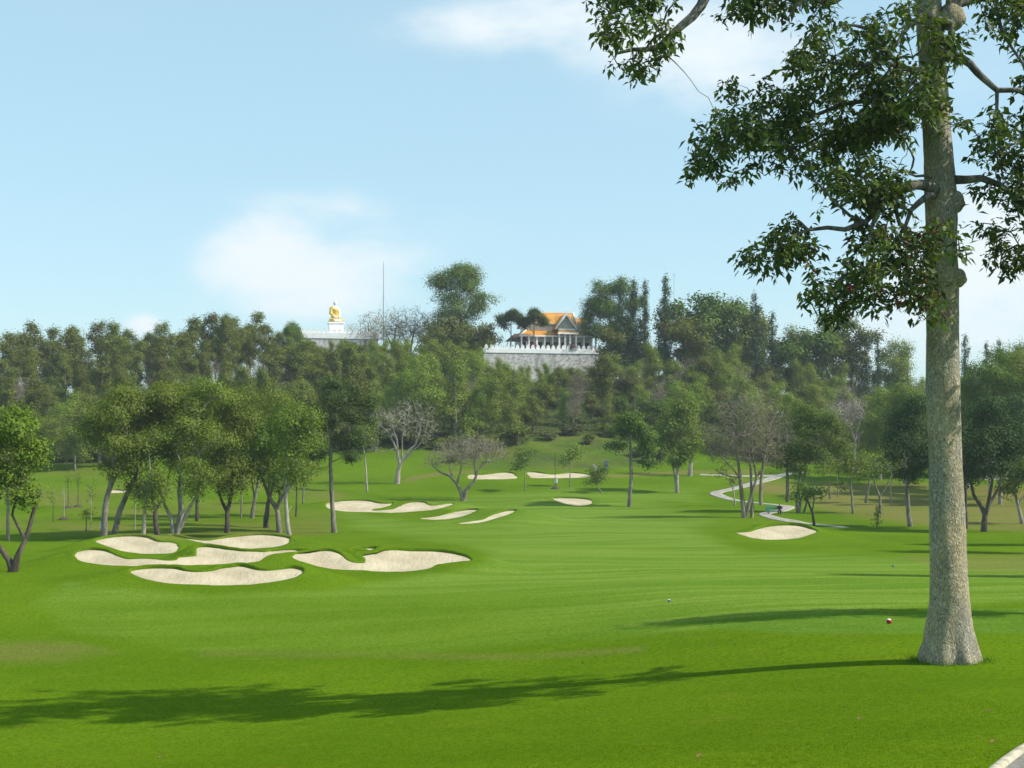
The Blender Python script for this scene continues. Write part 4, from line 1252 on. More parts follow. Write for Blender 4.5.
    limb([(927,-120),(890,-170),(830,-210),(770,-220)], .16, .05, d0=0, d1=-1)
    # leaf regions: px polygons + depth mean/spread + number
    regs = [
     ([(585,0),(600,-15),(660,-15),(668,12),(660,40),(668,62),(650,70),(634,84),(624,98),(600,86),(588,62),(592,30)], -1.2, .8, 150),
     ([(716,-15),(745,-20),(775,-15),(778,10),(764,24),(745,18),(722,10)], 0, .7, 45),
     ([(745,-40),(850,-60),(900,-30),(925,0),(915,60),(880,70),(830,50),(790,36),(770,30),(750,20)], 0, 1.2, 170),
     ([(692,138),(706,128),(716,96),(728,70),(752,60),(772,72),(800,74),(822,60),(846,40),(880,60),(905,88),(915,120),(888,140),(852,178),(838,196),(818,186),(792,180),(766,180),(748,170),(722,164),(704,152)], .6, 1.4, 560),
     ([(760,60),(790,40),(850,30),(905,40),(920,90),(905,140),(880,150),(850,120),(800,100)], -.9, .9, 230),
     ([(692,138),(700,130),(712,138),(708,156),(698,158)], 1.8, .3, 14),
     ([(732,260),(748,246),(780,226),(796,238),(805,262),(800,284),(780,282),(758,276),(740,268)], -1.9, .5, 80),
     ([(796,190),(815,176),(850,170),(880,180),(895,190),(890,215),(868,226),(846,216),(826,212),(808,204)], -1.3, .8, 110),
     ([(795,300),(812,282),(830,262),(850,250),(880,232),(905,235),(925,258),(926,300),(918,322),(896,326),(880,320),(858,310),(845,328),(824,326),(806,318)], -1.8, .9, 250),
     ([(845,196),(880,200),(900,220),(895,260),(860,262),(835,245)], -1.4, .7, 50),
     ([(905,0),(925,-20),(955,0),(950,60),(930,90),(915,70)], -1.1, .35, 22),
     ([(880,60),(925,90),(960,100),(968,128),(940,150),(905,132),(880,110)], -1.2, .45, 46),
     ([(965,-10),(1000,-15),(1045,-10),(1050,40),(1020,60),(998,40),(975,22)], -.2, .7, 90),
     ([(1010,80),(1050,70),(1070,110),(1030,120),(1012,100)], -1.0, .6, 70),
     ([(955,135),(985,108),(1020,120),(1050,150),(1060,220),(1040,262),(1010,280),(995,268),(975,245),(952,240),(962,222),(990,215),(970,185),(958,160)], -1.2, .8, 330),
     ([(1012,322),(1030,312),(1060,320),(1050,332),(1020,332)], -1.0, .4, 24),
     # boughs outside the picture (their shadow lies on the lawn)
     ([(1040,40),(1130,30),(1170,140),(1130,300),(1060,330),(1045,200)], -.6, 1.0, 150),
     ([(760,-60),(900,-120),(1060,-100),(1120,-20),(1050,0),(960,-20),(850,-60)], .4, 1.5, 120),
     ([(740,-120),(800,-260),(930,-330),(1060,-280),(1130,-140),(930,-120)], .3, 1.8, 190),
     ([(600,-20),(700,-60),(800,-110),(760,-150),(660,-110),(590,-60)], -1, 1.4, 110)]
    tips = []
    for poly, dm, ds_, cnt in regs:
        poly = np.array(poly, float); lo = poly.min(0); hi = poly.max(0); got = 0; cnt = int(cnt * 1.0)
        while got < cnt:
            ck = max(3, int(cnt / 6.5))
            cc_ = rng.uniform(lo, hi, (ck * 2, 2)); cc_ = cc_[seg_dist(cc_, poly) < 0][:ck]
            if not len(cc_): continue
            dd_ = rng.normal(dm, ds_, len(cc_)); pick = rng.integers(0, len(cc_), cnt * 2)
            q = cc_[pick] + rng.normal(0, 1, (cnt * 2, 2)) * np.array([9.0, 7.5]); sd = seg_dist(q, poly)
            ok_ = sd < 3 + 3 * rng.random(len(q)); q = q[ok_][:cnt - got]; dq = dd_[pick][ok_][:cnt - got]
            for a, d_ in zip(q, dq): tips.append(L(a[0], a[1], d_ + rng.normal(0, .22)))
            got += len(q)
    tips = np.array(tips)
    ch = grow(S, tips, rng, step=.28, tip_r=.0085, upbias=.22, jit=.035, sides=(12, 8, 5, 4))
    V, Fq = tubes_np(ch)
    # make the inner guide axis vanish inside the trunk (it is thinner than the trunk everywhere)
    link('branches', np_mesh('branches', V, [Fq], M['bk_limb'], True), root)
    # a whorl of drooping elongated leaves at each twig end
    per = 10
    n_ = len(tips) * per
    b = np.repeat(tips, per, 0)
    dirs = rng.normal(0, 1, (n_, 3)); dirs[:, 2] = dirs[:, 2] * .55 - .55
    dirs /= np.linalg.norm(dirs, axis=1)[:, None]
    p = b + rng.normal(0, .085, (n_, 3)) + dirs * .05
    Lf = rng.uniform(.11, .29, n_)[:, None]
    side = np.cross(dirs, rng.normal(0, .5, (n_, 3)) + np.array([0, 0, 1.0])); side /= np.linalg.norm(side, axis=1)[:, None] + 1e-9
    nr = np.cross(side, dirs); Wd = Lf * rng.uniform(.18, .27, n_)[:, None]
    a_ = p; m1 = p + dirs * Lf * .45 + side * Wd + nr * Lf * .06; m2 = p + dirs * Lf * .45 - side * Wd + nr * Lf * .06; tp = p + dirs * Lf - np.array([0, 0, 1]) * Lf * .12
    V = np.stack([a_, m1, tp, m2], 1).reshape(-1, 3)
    i = np.arange(n_)[:, None] * 4
    Tt = np.concatenate([i + np.array([[0, 1, 2]]), i + np.array([[0, 2, 3]])], 1).reshape(-1, 3)
    link('crown', np_mesh('crown', V, [Tt], M['lf_big']), root)
    # red fruit in the low left boughs
    fr = tips[(tips[:, 2] < L(0, 225)[2]) & (tips[:, 0] < 0)]
    fr = fr[rng.random(len(fr)) < .16]
    q = np.repeat(fr, 5, 0) + rng.normal(0, .09, (len(fr) * 5, 3)) - np.array([0, 0, .12])
    fb = MB()
    for c in q: fb.ball(c, (.028, .028, .04), 5, 4)
    tag(fb.build('fruit', M['fruit'], root, smooth_=True), kind='stuff')
    # grass tufts at the foot
    V = []; Ft = []
    for s in range(900):
        a = rng.uniform(0, 2 * math.pi); r = .78 + abs(rng.normal(0, .16))
        x, y = x0 + r * math.cos(a), y0 + r * math.sin(a); z = hz(x, y) if s % 5 == 0 else z
        hgt = rng.uniform(.05, .14); dx, dy = rng.normal(0, .03, 2); w = .007
        b0 = len(V); th = rng.uniform(0, math.pi)
        V += [(x - w * math.cos(th), y - w * math.sin(th), z - .02), (x + w * math.cos(th), y + w * math.sin(th), z - .02), (x + dx, y + dy, z + hgt)]
        Ft.append((b0, b0 + 1, b0 + 2))
    g = link('grass', np_mesh('grass', np.array(V), [np.array(Ft)], M['lf_tuft'])); tag(g, 'longer grass tufts round the foot of the giant tree', 'grass', kind='stuff')


M['lf_tuft'] = leaf_mat('grass_tuft', (.055, .14, .008), (.085, .18, .012), trans=.3, objvar=0, gloss=.02)
big_tree()


# ------------------------------------------------------------------ forest on the hill: shared meshes, one thing per tree
def variant(name, kind, seed):
    rng = np.random.default_rng(seed)
    root = thing(name, 'tree', T, (0, -500, -100))
    S = lambda P, R: (np.array(P, float), np.array(R, float))
    if kind == 'euc':
        H = 17; bend = rng.normal(0, .5, 2)
        st = [S([(0, 0, -1), (.2, 0, 4), (bend[0] * .5, bend[1] * .5, 9), (bend[0], bend[1], 15.5)], [.22, .19, .14, .05]),
              S([(.2, 0, 4), (1.2, .6, 9), (1.8, .9, 13)], [.13, .09, .04])]
        bl = [(bend[0], bend[1], 15.2, 1.7, 1.6, 1.8), (bend[0] - 1.0, bend[1], 12.9, 1.5, 1.5, 1.4), (1.9, .9, 12.6, 1.7, 1.6, 2.0), (-.6, .6, 10.2, 1.7, 1.6, 1.3), (1.4, -.4, 9.6, 1.6, 1.6, 1.8), (0, 0, 11.5, 1.6, 1.6, 2.6), (0, 0, 7.6, 1.8, 1.7, 2.0)]
        finish_tree(root, st, bl, rng, 460, 20, .30, (.45, .45, .5), 'lf_far' if seed % 2 else 'lf_farolive', 'bk_pale', clump=3, cf=.5, step=.9)
    elif kind == 'broad':
        H = 12
        st = [S([(0, 0, -1), (.1, 0, 3), (.3, .2, 7)], [.28, .24, .12]), S([(.1, 0, 3), (-1.4, .4, 6.5)], [.16, .07])]
        bl = [(rng.normal(0, 1.6), rng.normal(0, 1.4), rng.uniform(6, 9.4), rng.uniform(2.2, 3.2), rng.uniform(2.2, 3), rng.uniform(1.8, 2.6)) for _ in range(6)] + [(0, 0, 9.4, 2.4, 2.4, 2.4), (0, 0, 4.5, 2.8, 2.6, 2)]
        finish_tree(root, st, bl, rng, 460, 22, .34, (.5, .5, .4), ['lf_far', 'lf_dark', 'lf_forest', 'lf_farolive'][seed % 4], 'bk_grey', clump=4, cf=.5, step=1.0)
    elif kind == 'feather':
        st = [S([(0, 0, -1), (.1, .1, 5), (0, 0, 12)], [.2, .16, .05])]
        bl = [(rng.normal(0, .9), rng.normal(0, .9), z, r, r, 1.7) for z, r in ((3.5, 2.0), (5.5, 2.5), (7.5, 2.5), (9.5, 2.1), (11.3, 1.5), (12.8, .9))]
        finish_tree(root, st, bl, rng, 420, 24, .34, (.6, .6, .6), 'lf_feather', 'bk_grey', clump=4, cf=.45, step=1.0, aspect=.3, inner=.1, up=.3)
    elif kind == 'cone':
        st = [S([(0, 0, -1), (0, 0, 8), (0, 0, 17.5)], [.24, .16, .03])]
        bl = [(rng.normal(0, .15), rng.normal(0, .15), z, r, r, .9) for z, r in [(3 + i * 1.15, 2.1 * (1 - i / 12.6) + .12 + .14 * rng.normal()) for i in range(13)]]
        bl = [(a, b, c, max(.2, d), max(.2, e), f) for a, b, c, d, e, f in bl]
        finish_tree(root, st, bl, rng, 360, 20, .30, (.20, .20, .45), 'lf_conifer', 'bk_dark', clump=2, cf=.6, step=1.0, aspect=.35, inner=.1, up=.3, upbias=.3)
    elif kind == 'bare':
        st = [S([(0, 0, -1), (.1, 0, 3.4), (.8, .2, 7.5)], [.22, .18, .06]), S([(.1, 0, 3.4), (-1.6, .5, 7)], [.13, .05]), S([(.1, 0, 2.2), (1.9, -.4, 6)], [.12, .04])]
        bl = [(0, 0, 8, 3.6, 3.2, 3.0), (-1, 0, 6, 3.2, 3, 2.2), (1.4, 0, 6.4, 3, 3, 2.2)]
        finish_tree(root, st, bl, rng, 620, 3, .3, (.4, .4, .4), 'lf_brown', 'bk_brown', clump=0, inner=.05, step=1.0, tip_r=.020, upbias=.25, bare=('t', 3))
    elif kind == 'scrub':
        st = [S([(0, 0, -.6), (.1, 0, 1), (.2, 0, 2.4)], [.1, .08, .03]), S([(0, 0, .3), (-.8, .3, 2)], [.07, .03])]
        bl = [(rng.normal(0, 1.1), rng.normal(0, 1.0), rng.uniform(1.2, 3.0), rng.uniform(1.2, 1.9), rng.uniform(1.2, 1.8), rng.uniform(.9, 1.4)) for _ in range(5)]
        finish_tree(root, st, bl, rng, 200, 12, .42, (.4, .4, .3), ['lf_scrub', 'lf_forest', 'lf_olive'][seed % 3], 'bk_brown', clump=3, step=.8)
    return root


VAR = {}
for kind, nm, cnt in [('euc', 'eucalyptus_tree', 4), ('broad', 'broadleaf_tree', 8), ('feather', 'feathery_tree', 3), ('cone', 'conifer_tree', 3), ('bare', 'bare_tree', 3), ('scrub', 'shrub', 3)]:
    VAR[kind] = [variant(nm, kind, 10 * (1 + ['euc', 'broad', 'feather', 'cone', 'bare', 'scrub'].index(kind)) + i) for i in range(cnt)]
HGT = dict(euc=17.0, broad=12.0, feather=13.8, cone=18.3, bare=11.3, scrub=4.2)
USED = set()


def plant(kind, vi, x, y, H, label, group, rz=None, sx=1.0):
    proto = VAR[kind][vi % len(VAR[kind])]
    s = H / HGT[kind]
    z = hz(x, y) - .2
    rz = random.uniform(0, 6.28) if rz is None else rz
    key = (kind, vi % len(VAR[kind]))
    scale = (s * sx, s * sx, s)
    if key not in USED:
        USED.add(key)
        proto.location = (x, y, z); proto.rotation_euler = (0, 0, rz); proto.scale = scale
        proto['label'] = label; proto['group'] = group
        if kind == 'scrub': proto['category'] = 'shrub'
        return proto
    o = dup(proto, (x, y, z), rz, scale, label, group)
    if kind == 'scrub': o['category'] = 'shrub'
    return o


def sky_tree(kind, vi, px, top, Y, label, group, sx=1.0):
    x = (px - CX) / F * Y; zt = CAM_Z + (HY - top) / F * Y
    return plant(kind, vi, x, Y, zt - hz(x, Y) + .2, label, group, sx=sx)


ORD = ['first', 'second', 'third', 'fourth', 'fifth', 'sixth', 'seventh', 'eighth', 'ninth', 'tenth', 'eleventh', 'twelfth', 'thirteenth', 'fourteenth', 'fifteenth', 'sixteenth', 'seventeenth', 'eighteenth', 'nineteenth', 'twentieth']
eu = [(-8,334),(10,330),(29,321),(46,328),(66,327),(78,324),(100,320),(118,322),(131,328),(152,331),(164,321),(186,318),(208,311),(221,312),(236,316),(249,312),(264,322),(277,330)]
for i, (px, top) in enumerate(eu):
    sky_tree('euc', i, px, top, 318 + (i * 7) % 22, f'tall airy eucalyptus on the left skyline, {ORD[i]} from the left edge', 'eucalyptus trees on the left skyline', sx=1.15)
sky_tree('broad', 1, 290, 317, 336, 'small round topped tree poking up just left of the statue terrace', 'trees beside the statue terrace', sx=.55)
for i, (px, top, s) in enumerate([(372, 309, 1.0), (392, 304, 1.0), (410, 304, 1.2), (432, 308, 1.2), (350, 320, .8)]):
    sky_tree('bare', i, px, top, 344 + i * 2, ['leafless tree with a flat crown right of the statue', 'leafless tree at the foot of the mast', 'leafless tree between the mast and the big round tree', 'purplish leafless tree against the big round tree', 'low leafless tree close to the statue pedestal'][i], 'leafless trees on the ridge', sx=s)
utree('round_tree', 'largest bright round tree on the ridge between statue and temple', T, [[(462,338,.5),(461,325,.42),(458,305,.3),(455,285,.15)], [(461,322,.3),(470,308,.22),(478,295,.12)]],
      [(452,280,20,16),(470,286,20,17),(440,287,14,16),(483,300,14,13),(455,304,24,18),(462,272,15,10),(474,314,17,14),(446,318,16,13),(460,328,17,10)], 'lf_fresh', 'bk_grey', Y=346, ntips=1300, per=26, size=.34, spread=.75, seed=80, clump=6, step=1.2, grow_=1.1, group='trees on the ridge')
for i, (bx_, bl_, lab) in enumerate([(511, [(511,317,12,11),(502,322,10,9),(520,321,9,8)], 'round crowned tree on a bare stem left of the temple roof, left one of two'), (534, [(533,318,11,10),(542,322,7,7),(525,323,8,8)], 'round crowned tree on a bare stem overlapping the left temple roof')]):
    utree('round_tree', lab, T, [[(bx_,346,.22),(bx_,334,.18),(bx_,318,.08)], [(bx_,334,.12),(bx_-7,322,.06)]], bl_, 'lf_deepish', 'bk_grey', Y=333.6, ntips=420, per=22, size=.30, spread=.42, seed=82 + i, clump=5, step=1.0, group='trees on the ridge')
utree('round_tree', 'big dark clumpy tree directly right of the temple', T, [[(610,352,.5),(611,335,.42),(609,315,.3),(606,295,.15)], [(611,332,.3),(622,314,.22),(628,300,.12)]],
      [(604,292,15,12),(622,290,16,11),(596,305,12,10),(612,312,22,18),(632,306,13,15),(598,328,14,14),(624,328,16,14),(590,318,9,11),(606,304,18,16)], 'lf_dark', 'bk_grey', Y=338, ntips=1400, per=26, size=.34, spread=.75, seed=85, clump=5, step=1.2, grow_=1.12, group='trees on the ridge')
for px, top, v, sx_, lab in [(446,312,7,1.1,'dull green tree filling the foot of the largest ridge tree on its left'), (466,320,3,1.0,'low olive tree under the crown of the largest ridge tree'), (482,318,7,.9,'dull dark tree just right of the largest ridge tree')]:
    sky_tree('broad', v, px, top, 336, lab, 'trees on the ridge', sx=sx_)
for px, top, v, sx_, lab, Yv in [(622,312,0,.9,'lower spreading tree in front of the big dark clumpy one',328),
                                 (702,286,5,1.15,'broad dark tree with the highest crown of the right ridge',330), (728,292,1,1.0,'dark tree on the right shoulder of the broad ridge tree',335), (690,310,4,1.1,'mid green tree in front of the broad ridge tree',325), (748,302,0,.9,'dark tree where the right ridge begins to fall',330)]:
    sky_tree('broad', v, px, top, Yv, lab, 'trees on the ridge', sx=sx_)
for i, (px, top, sx_, lab) in enumerate([(620,278,.8,'narrow conifer half hidden by the big dark clumpy tree'), (633,276,.85,'narrow conifer, left one of the close pair on the ridge'), (645,276,.85,'narrow conifer, right one of the close pair on the ridge'), (665,271,.95,'tallest narrow conifer on the ridge, standing a little apart'),
                                         (756,290,1.0,'thin grey conifer sinking behind the right ridge trees'), (772,308,.9,'lower thin grey conifer at the gap in the right ridge'), (866,330,1.0,'dark conifer left of the foreground trunk'), (878,338,.8,'grey conifer touching the foreground trunk on its left'),
                                         (965,331,.9,'conifer tip standing just right of the foreground trunk'), (986,339,.8,'small conifer tip above the right edge trees, left one of two'), (1000,337,.8,'small conifer tip above the right edge trees, right one of two')]):
    sky_tree('cone', i, px, top, 326 if px < 700 else 318, lab, 'conifers on the skyline', sx=sx_ * 1.35)
for i, (px, top, k_, lab) in enumerate([(790,330,'feather','feathery tree at the low point of the right skyline'), (806,324,'broad','green tree on the right skyline above the vivid green tree'), (822,322,'feather','pale feathery tree on the right skyline under the drooping bough'), (838,312,'euc','pale thin tree rising behind the drooping bough, left one of two'),
                                        (852,311,'euc','pale thin tree rising behind the drooping bough, right one of two'), (893,340,'feather','feathery grey tree right against the foreground trunk on the skyline'), (908,345,'feather','lower feathery tree beside the foreground trunk'), (1010,345,'feather','feathery tree behind the right edge trees')]):
    sky_tree(k_, i, px, top, 322, lab, 'trees on the right skyline', sx=1.15)

# slope fill
SKX = [-100, 0, 290, 300, 380, 400, 476, 488, 515, 600, 612, 640, 680, 750, 780, 850, 920, 1024, 1100]
SKY_ = [345, 334, 336, 338.5, 339, 338, 340, 356, 362, 363, 346, 335, 318, 318, 334, 336, 350, 352, 352]
rg = random.Random(5)
Yr = 256.0
cnt_ = 0
while Yr < 340:
    sp = 7.4
    xmax = .375 * Yr + 14
    x = -xmax + rg.uniform(0, sp)
    while x < xmax:
        xx = x + rg.uniform(-2.5, 2.5); yy = Yr + rg.uniform(-3, 3)
        px = CX + F * xx / yy
        x += sp
        if yy < forest_foot(px) + .5: continue
        if 292 < px < 384 and yy > 337: continue
        if 462 < px < 616 and yy > 324: continue
        g0 = hz(xx, yy)
        lim = CAM_Z + (HY - np.interp(px, SKX, SKY_)) / F * yy
        Hm = lim - g0
        r = rg.random()
        if px < 300: kind = 'euc' if r < .36 else ('broad' if r < .62 else 'bare' if r < .88 else 'feather')
        elif px < 370: kind = 'bare' if r < .3 else ('broad' if r < .7 else 'euc')
        elif px < 525: kind = 'feather' if r < .68 else ('bare' if r < .80 else 'broad')
        elif px < 640: kind = 'broad' if r < .45 else ('scrub' if r < .65 else 'bare' if r < .85 else 'feather')
        elif px < 790: kind = 'broad' if r < .45 else ('feather' if r < .75 else 'bare')
        else: kind = 'feather' if r < .42 else ('broad' if r < .74 else 'bare')
        H = {'euc': rg.uniform(12, 16), 'broad': rg.uniform(7.5, 11.5), 'feather': rg.uniform(9, 13), 'bare': rg.uniform(7, 10), 'scrub': rg.uniform(3, 5)}[kind]
        if 525 < px < 645 and yy < 290: H *= .75
        if 290 < px < 620 and yy > 300: H = Hm * rg.uniform(.86, 1.0)
        if 290 < px < 620 and yy > 300 and kind in ('bare', 'scrub'): kind = 'broad' if rg.random() < .5 else 'feather'
        if H > Hm: H = Hm
        if H < 4.5 and kind != 'scrub': kind = 'scrub'
        if H < 1.6: continue
        if kind == 'scrub': H = min(H, 5)
        zone = ('left of the statue terrace' if px < 300 else 'below the statue terrace' if px < 385 else 'between the statue and the temple' if px < 490 else 'below the temple wall' if px < 615 else 'right of the temple below the ridge' if px < 780 else 'at the far right, behind the path trees')
        wd = {'euc': 'slender pale stemmed tree', 'broad': 'dense leafy tree', 'feather': 'feathery grey-green tree', 'bare': 'twiggy brownish leafless tree', 'scrub': 'low shrub'}[kind]
        pl = {'euc': 'slender trees', 'broad': 'dense leafy trees', 'feather': 'feathery trees', 'bare': 'leafless trees', 'scrub': 'shrubs'}[kind]
        vi = rg.randrange(8)
        if px > 370 and px < 620 and kind == 'broad' and vi % 4 == 1: vi += 1
        plant(kind, vi, xx, yy, H, f'{wd} on the wooded slope {zone}', f'{pl} on the slope {zone}', sx=rg.uniform(.9, 1.25))
        cnt_ += 1
    Yr += 6.9
print('slope trees', cnt_)
# forest edge shrubs and a few individual edge trees
for i in range(46):
    px = -40 + i * 24 + rg.uniform(-8, 8)
    Yf = float(forest_foot(px)) + rg.uniform(1, 4)
    xx = (px - CX) / F * Yf
    if 540 < px < 650 and rg.random() < .5: continue
    side = 'left' if px < 380 else ('middle' if px < 660 else 'right')
    plant('scrub', rg.randrange(3), xx, Yf, rg.uniform(2.5, 4.6), f'bushy shrub at the foot of the wooded slope, {side} part', f'shrubs along the foot of the slope, {side} part')
for i, (px, Y, top, k_, v, lab) in enumerate([(67, 243, 440, 'bare', 1, 'dark leafless tree alone on the left bank'), (60, 252, 405, 'feather', 0, 'pale green tree at the wood edge above the left field'), (85, 254, 395, 'feather', 1, 'pale green tree at the wood edge, right of its twin'),
                                               (100, 244, 392, 'broad', 3, 'olive tree behind the leftmost leaning trunks'), (42, 242, 412, 'feather', 1, 'feathery tree between the left edge tree and the grove'), (75, 240, 400, 'feather', 2, 'feathery pale tree in the gap left of the grove'), (48, 256, 415, 'broad', 3, 'low olive tree at the wood edge far left'), (420, 262, 355, 'feather', 2, 'tallest feathery tree at the wood edge behind the silver bare tree'), (455, 262, 362, 'feather', 0, 'feathery tree at the wood edge above the low bare tree'),
                                               (490, 264, 372, 'feather', 1, 'feathery tree at the wood edge left of the grass bank'), (395, 264, 372, 'feather', 1, 'feathery tree at the wood edge left of the silver bare tree'), (606, 280, 352, 'euc', 1, 'tall white trunked tree rising in front of the temple wall'),
                                               (375, 258, 400, 'broad', 2, 'green tree at the wood edge behind the thin grey tree'), (1035, 236, 400, 'broad', 0, 'green tree behind the white house at the right edge'), (930, 234, 405, 'broad', 3, 'tree behind the foreground trunk at the wood edge')]):
    sky_tree(k_, v, px, top, Y, lab, 'trees along the wood edge', sx=1.1)
for i, (px, py, h_) in enumerate([(470,458,2.6),(486,450,3.0),(455,462,2.2),(548,440,2.4),(590,444,2.2),(640,456,3.0),(654,462,3.2),(500,446,2.6)]):
    gx_, gy_, gz_ = ground(px, py)
    plant('scrub', i, gx_, gy_, h_, 'rough shrub growing on the grassy bank below the temple', 'shrubs on the grassy bank')
# protos never used are removed
for kk, lst in VAR.items():
    for vi, o in enumerate(lst):
        if (kk, vi) not in USED:
            for c in list(o.children): bpy.data.objects.remove(c)
            bpy.data.objects.remove(o)

# undergrowth: uncountable ground cover of the slope
rng = np.random.default_rng(77)
n = 26000
yy = rng.uniform(246, 345, n); xx = rng.uniform(-1, 1, n) * (yy * .375 + 10)
px = CX + F * xx / yy
keep = yy > forest_foot(px) + 1
keep &= ~((px > 296) & (px < 380) & (yy > 341)) & ~((px > 462) & (px < 612) & (yy > 331))
xx, yy = xx[keep], yy[keep]
hgt = np.abs(wob(xx, yy, 2.6, 1)) * 1.6 + .2
tp = np.stack([xx, yy, height(xx, yy) + hgt * rng.random(len(xx))], 1)
V, Fq = leaves(tp, tp - np.array([0, 0, 2.0]), rng, 3, (.5, .5, .3), .6, .6)
o = link('undergrowth', np_mesh('undergrowth', V, [Fq], M['lf_scrub'])); tag(o, 'olive and straw coloured scrub covering the slope floor', 'undergrowth', kind='stuff')


# ------------------------------------------------------------------ walls, temple, statue
def merlon_mesh():
    mb = MB()
    prof = [(-.42, 0), (.42, 0), (.42, .35), (.36, .62), (0, 1.0), (-.36, .62), (-.42, .35)]
    mb.prism(prof, 'y', -.15, .15)
    me = bpy.data.meshes.new('merlon'); me.from_pydata(mb.v, [], mb.f); me.materials.append(M['white']); me.update()
    return me


MER = merlon_mesh()


ROT = math.radians(13)
def terrace(x0, x1, yf, depth, ztop, zbot, label, band=1.1, sp=1.25):
    r = thing('terrace_wall', label, 'wall', (x0, yf - 2, zbot), ROT)
    b = MB(); b.box(0, x1 - x0, 0, depth, -3, ztop - zbot - band); b.build('stone_face', M['stone'], r)
    c = MB(); c.box(-.15, x1 - x0 + .15, -.15, depth + .15, ztop - zbot - band + .003, ztop - zbot); c.build('coping', M['white'], r, bevel=.04)
    n = int((x1 - x0) / sp)
    for i in range(n):
        m_ = link('merlon', MER, r, (sp * (i + .5), .15, ztop - zbot + .002))
    return r


tx0, tx1 = (484 - CX) / F * 332, (611 - CX) / F * 332
ZT = CAM_Z + (HY - 348.5) / F * 332
terrace(tx0, tx1, 332, 24, ZT, 19, 'stone terrace wall with a white crenellated parapet below the orange roofed temple')
sx0, sx1 = (297 - CX) / F * 342, (379 - CX) / F * 342
ZS = CAM_Z + (HY - 332.5) / F * 342
terrace(sx0, sx1, 342, 16, ZS, 22, 'stone terrace wall with a white crenellated parapet below the golden statue', band=1.5)

# temple
TY = 343.0; kx = TY / F
tx = (555 - CX) * kx
zf = ZT
t_ = thing('temple', 'white Thai style temple with tiered orange tiled roofs on the hilltop', 'temple', (tx, TY, zf), ROT)
U = lambda p: (p - 555) * kx
Hh = lambda q: CAM_Z + (HY - q) * kx - zf


def gable_x(x0, x1, hd, ze, zr, name, yc=0.0):
    tk = .18
    b = MB()
    b.prism([(yc - hd, ze), (yc, zr), (yc + hd, ze), (yc + hd, ze - tk), (yc, zr - tk), (yc - hd, ze - tk)][::-1], 'x', x0, x1)
    r = b.build(name, M['roof'], t_)
    w = MB()
    for xa, xb in ((x0 - .28, x0 - .01), (x1 + .01, x1 + .28)):
        w.prism([(yc - hd - .15, ze - .25), (yc - hd - .15, ze + .12), (yc, zr + .25), (yc + hd + .15, ze + .12), (yc + hd + .15, ze - .25), (yc, zr - .3)][::-1], 'x', xa, xb)
    w.build('bargeboard', M['white'], r)
    g = MB(); g.box(x0 - .3, x1 + .3, yc - .16, yc + .16, zr - .02, zr + .22)
    for xe, s in ((x0 - .3, -1), (x1 + .3, 1)):
        g.tube([(xe, yc, zr + .1), (xe + s * .15, yc, zr + .5), (xe + s * .05, yc, zr + 1.0)], [.14, .09, .02], 6)
    g.build('ridge', M['white'], r)
    e = MB(); e.box(x0, x1, yc - hd - .10, yc - hd + .05, ze - .38, ze - .19); e.build('fascia', M['white'], r)
    wl = MB(); wl.prism([(yc - hd + .5, ze - .2), (yc + hd - .5, ze - .2), (yc, zr - .35)], 'x', x0 + .25, x1 - .25); wl.build('gable_wall', M['white'], r)
    return r


gable_x(U(532), U(573), 3.4, Hh(324), Hh(313), 'roof')
gable_x(U(573) + .6, U(585), 2.8, Hh(328), Hh(318), 'roof', yc=.2)
gable_x(U(520), U(532) - .6, 2.8, Hh(328), Hh(318), 'roof', yc=.2)
b = MB(); b.box(U(522), U(584), -2.6, 2.6, Hh(333), Hh(326.5)); b.build('upper_wall', M['white'], t_)
# hipped skirt roof
sk = MB(); sk.frustum((U(514), U(592), -5.6, 5.6), Hh(337.5), (U(522), U(585), -2.9, 2.9), Hh(332), cap=True)
s_ = sk.build('skirt_roof', M['roof'], t_)
fs_ = MB()
fs_.box(U(514) - .1, U(592) + .1, -5.75, -5.5, Hh(338.6), Hh(337.2)); fs_.box(U(514) - .1, U(592) + .1, 5.5, 5.75, Hh(338.6), Hh(337.2))
fs_.box(U(514) - .12, U(514) + .1, -5.49, 5.49, Hh(338.6), Hh(337.2)); fs_.box(U(592) - .1, U(592) + .12, -5.49, 5.49, Hh(338.6), Hh(337.2))
fs_.build('fascia', M['white'], s_)
for p in (514, 592):
    hp = MB(); i_ = 522 if p == 514 else 585
    hp.tube([(U(p), -5.6, Hh(337.3)), (U(i_), -2.9, Hh(331.8))], .14, 6); hp.build('hip_ridge', M['white'], s_)
# front porch with its gable
pz0, pz1, ph = Hh(330.5), Hh(316.5), 2.1
xc = U(559)
gb = MB(); tk = .16
gb.prism([(xc - ph - .3, pz0), (xc, pz1), (xc + ph + .3, pz0), (xc + ph + .3, pz0 - tk), (xc, pz1 - tk), (xc - ph - .3, pz0 - tk)], 'y', -6.6, -1.2)
g_ = gb.build('porch_roof', M['roof'], t_)
wb = MB(); wb.prism([(xc - ph - .5, pz0 - .3), (xc - ph - .5, pz0 + .05), (xc, pz1 + .45), (xc + ph + .5, pz0 + .05), (xc + ph + .5, pz0 - .3), (xc, pz1 - .35)], 'y', -6.95, -6.61)
wb.tube([(xc, -6.8, pz1 + .2), (xc, -6.95, pz1 + .8), (xc, -6.85, pz1 + 1.3)], [.14, .09, .02], 6); wb.build('bargeboard', M['white'], g_)
pd = MB(); pd.prism([(xc - ph, pz0 - .1), (xc + ph, pz0 - .1), (xc, pz1 - .4)], 'y', -6.5, -6.3); pd.build('pediment', M['pediment'], g_)
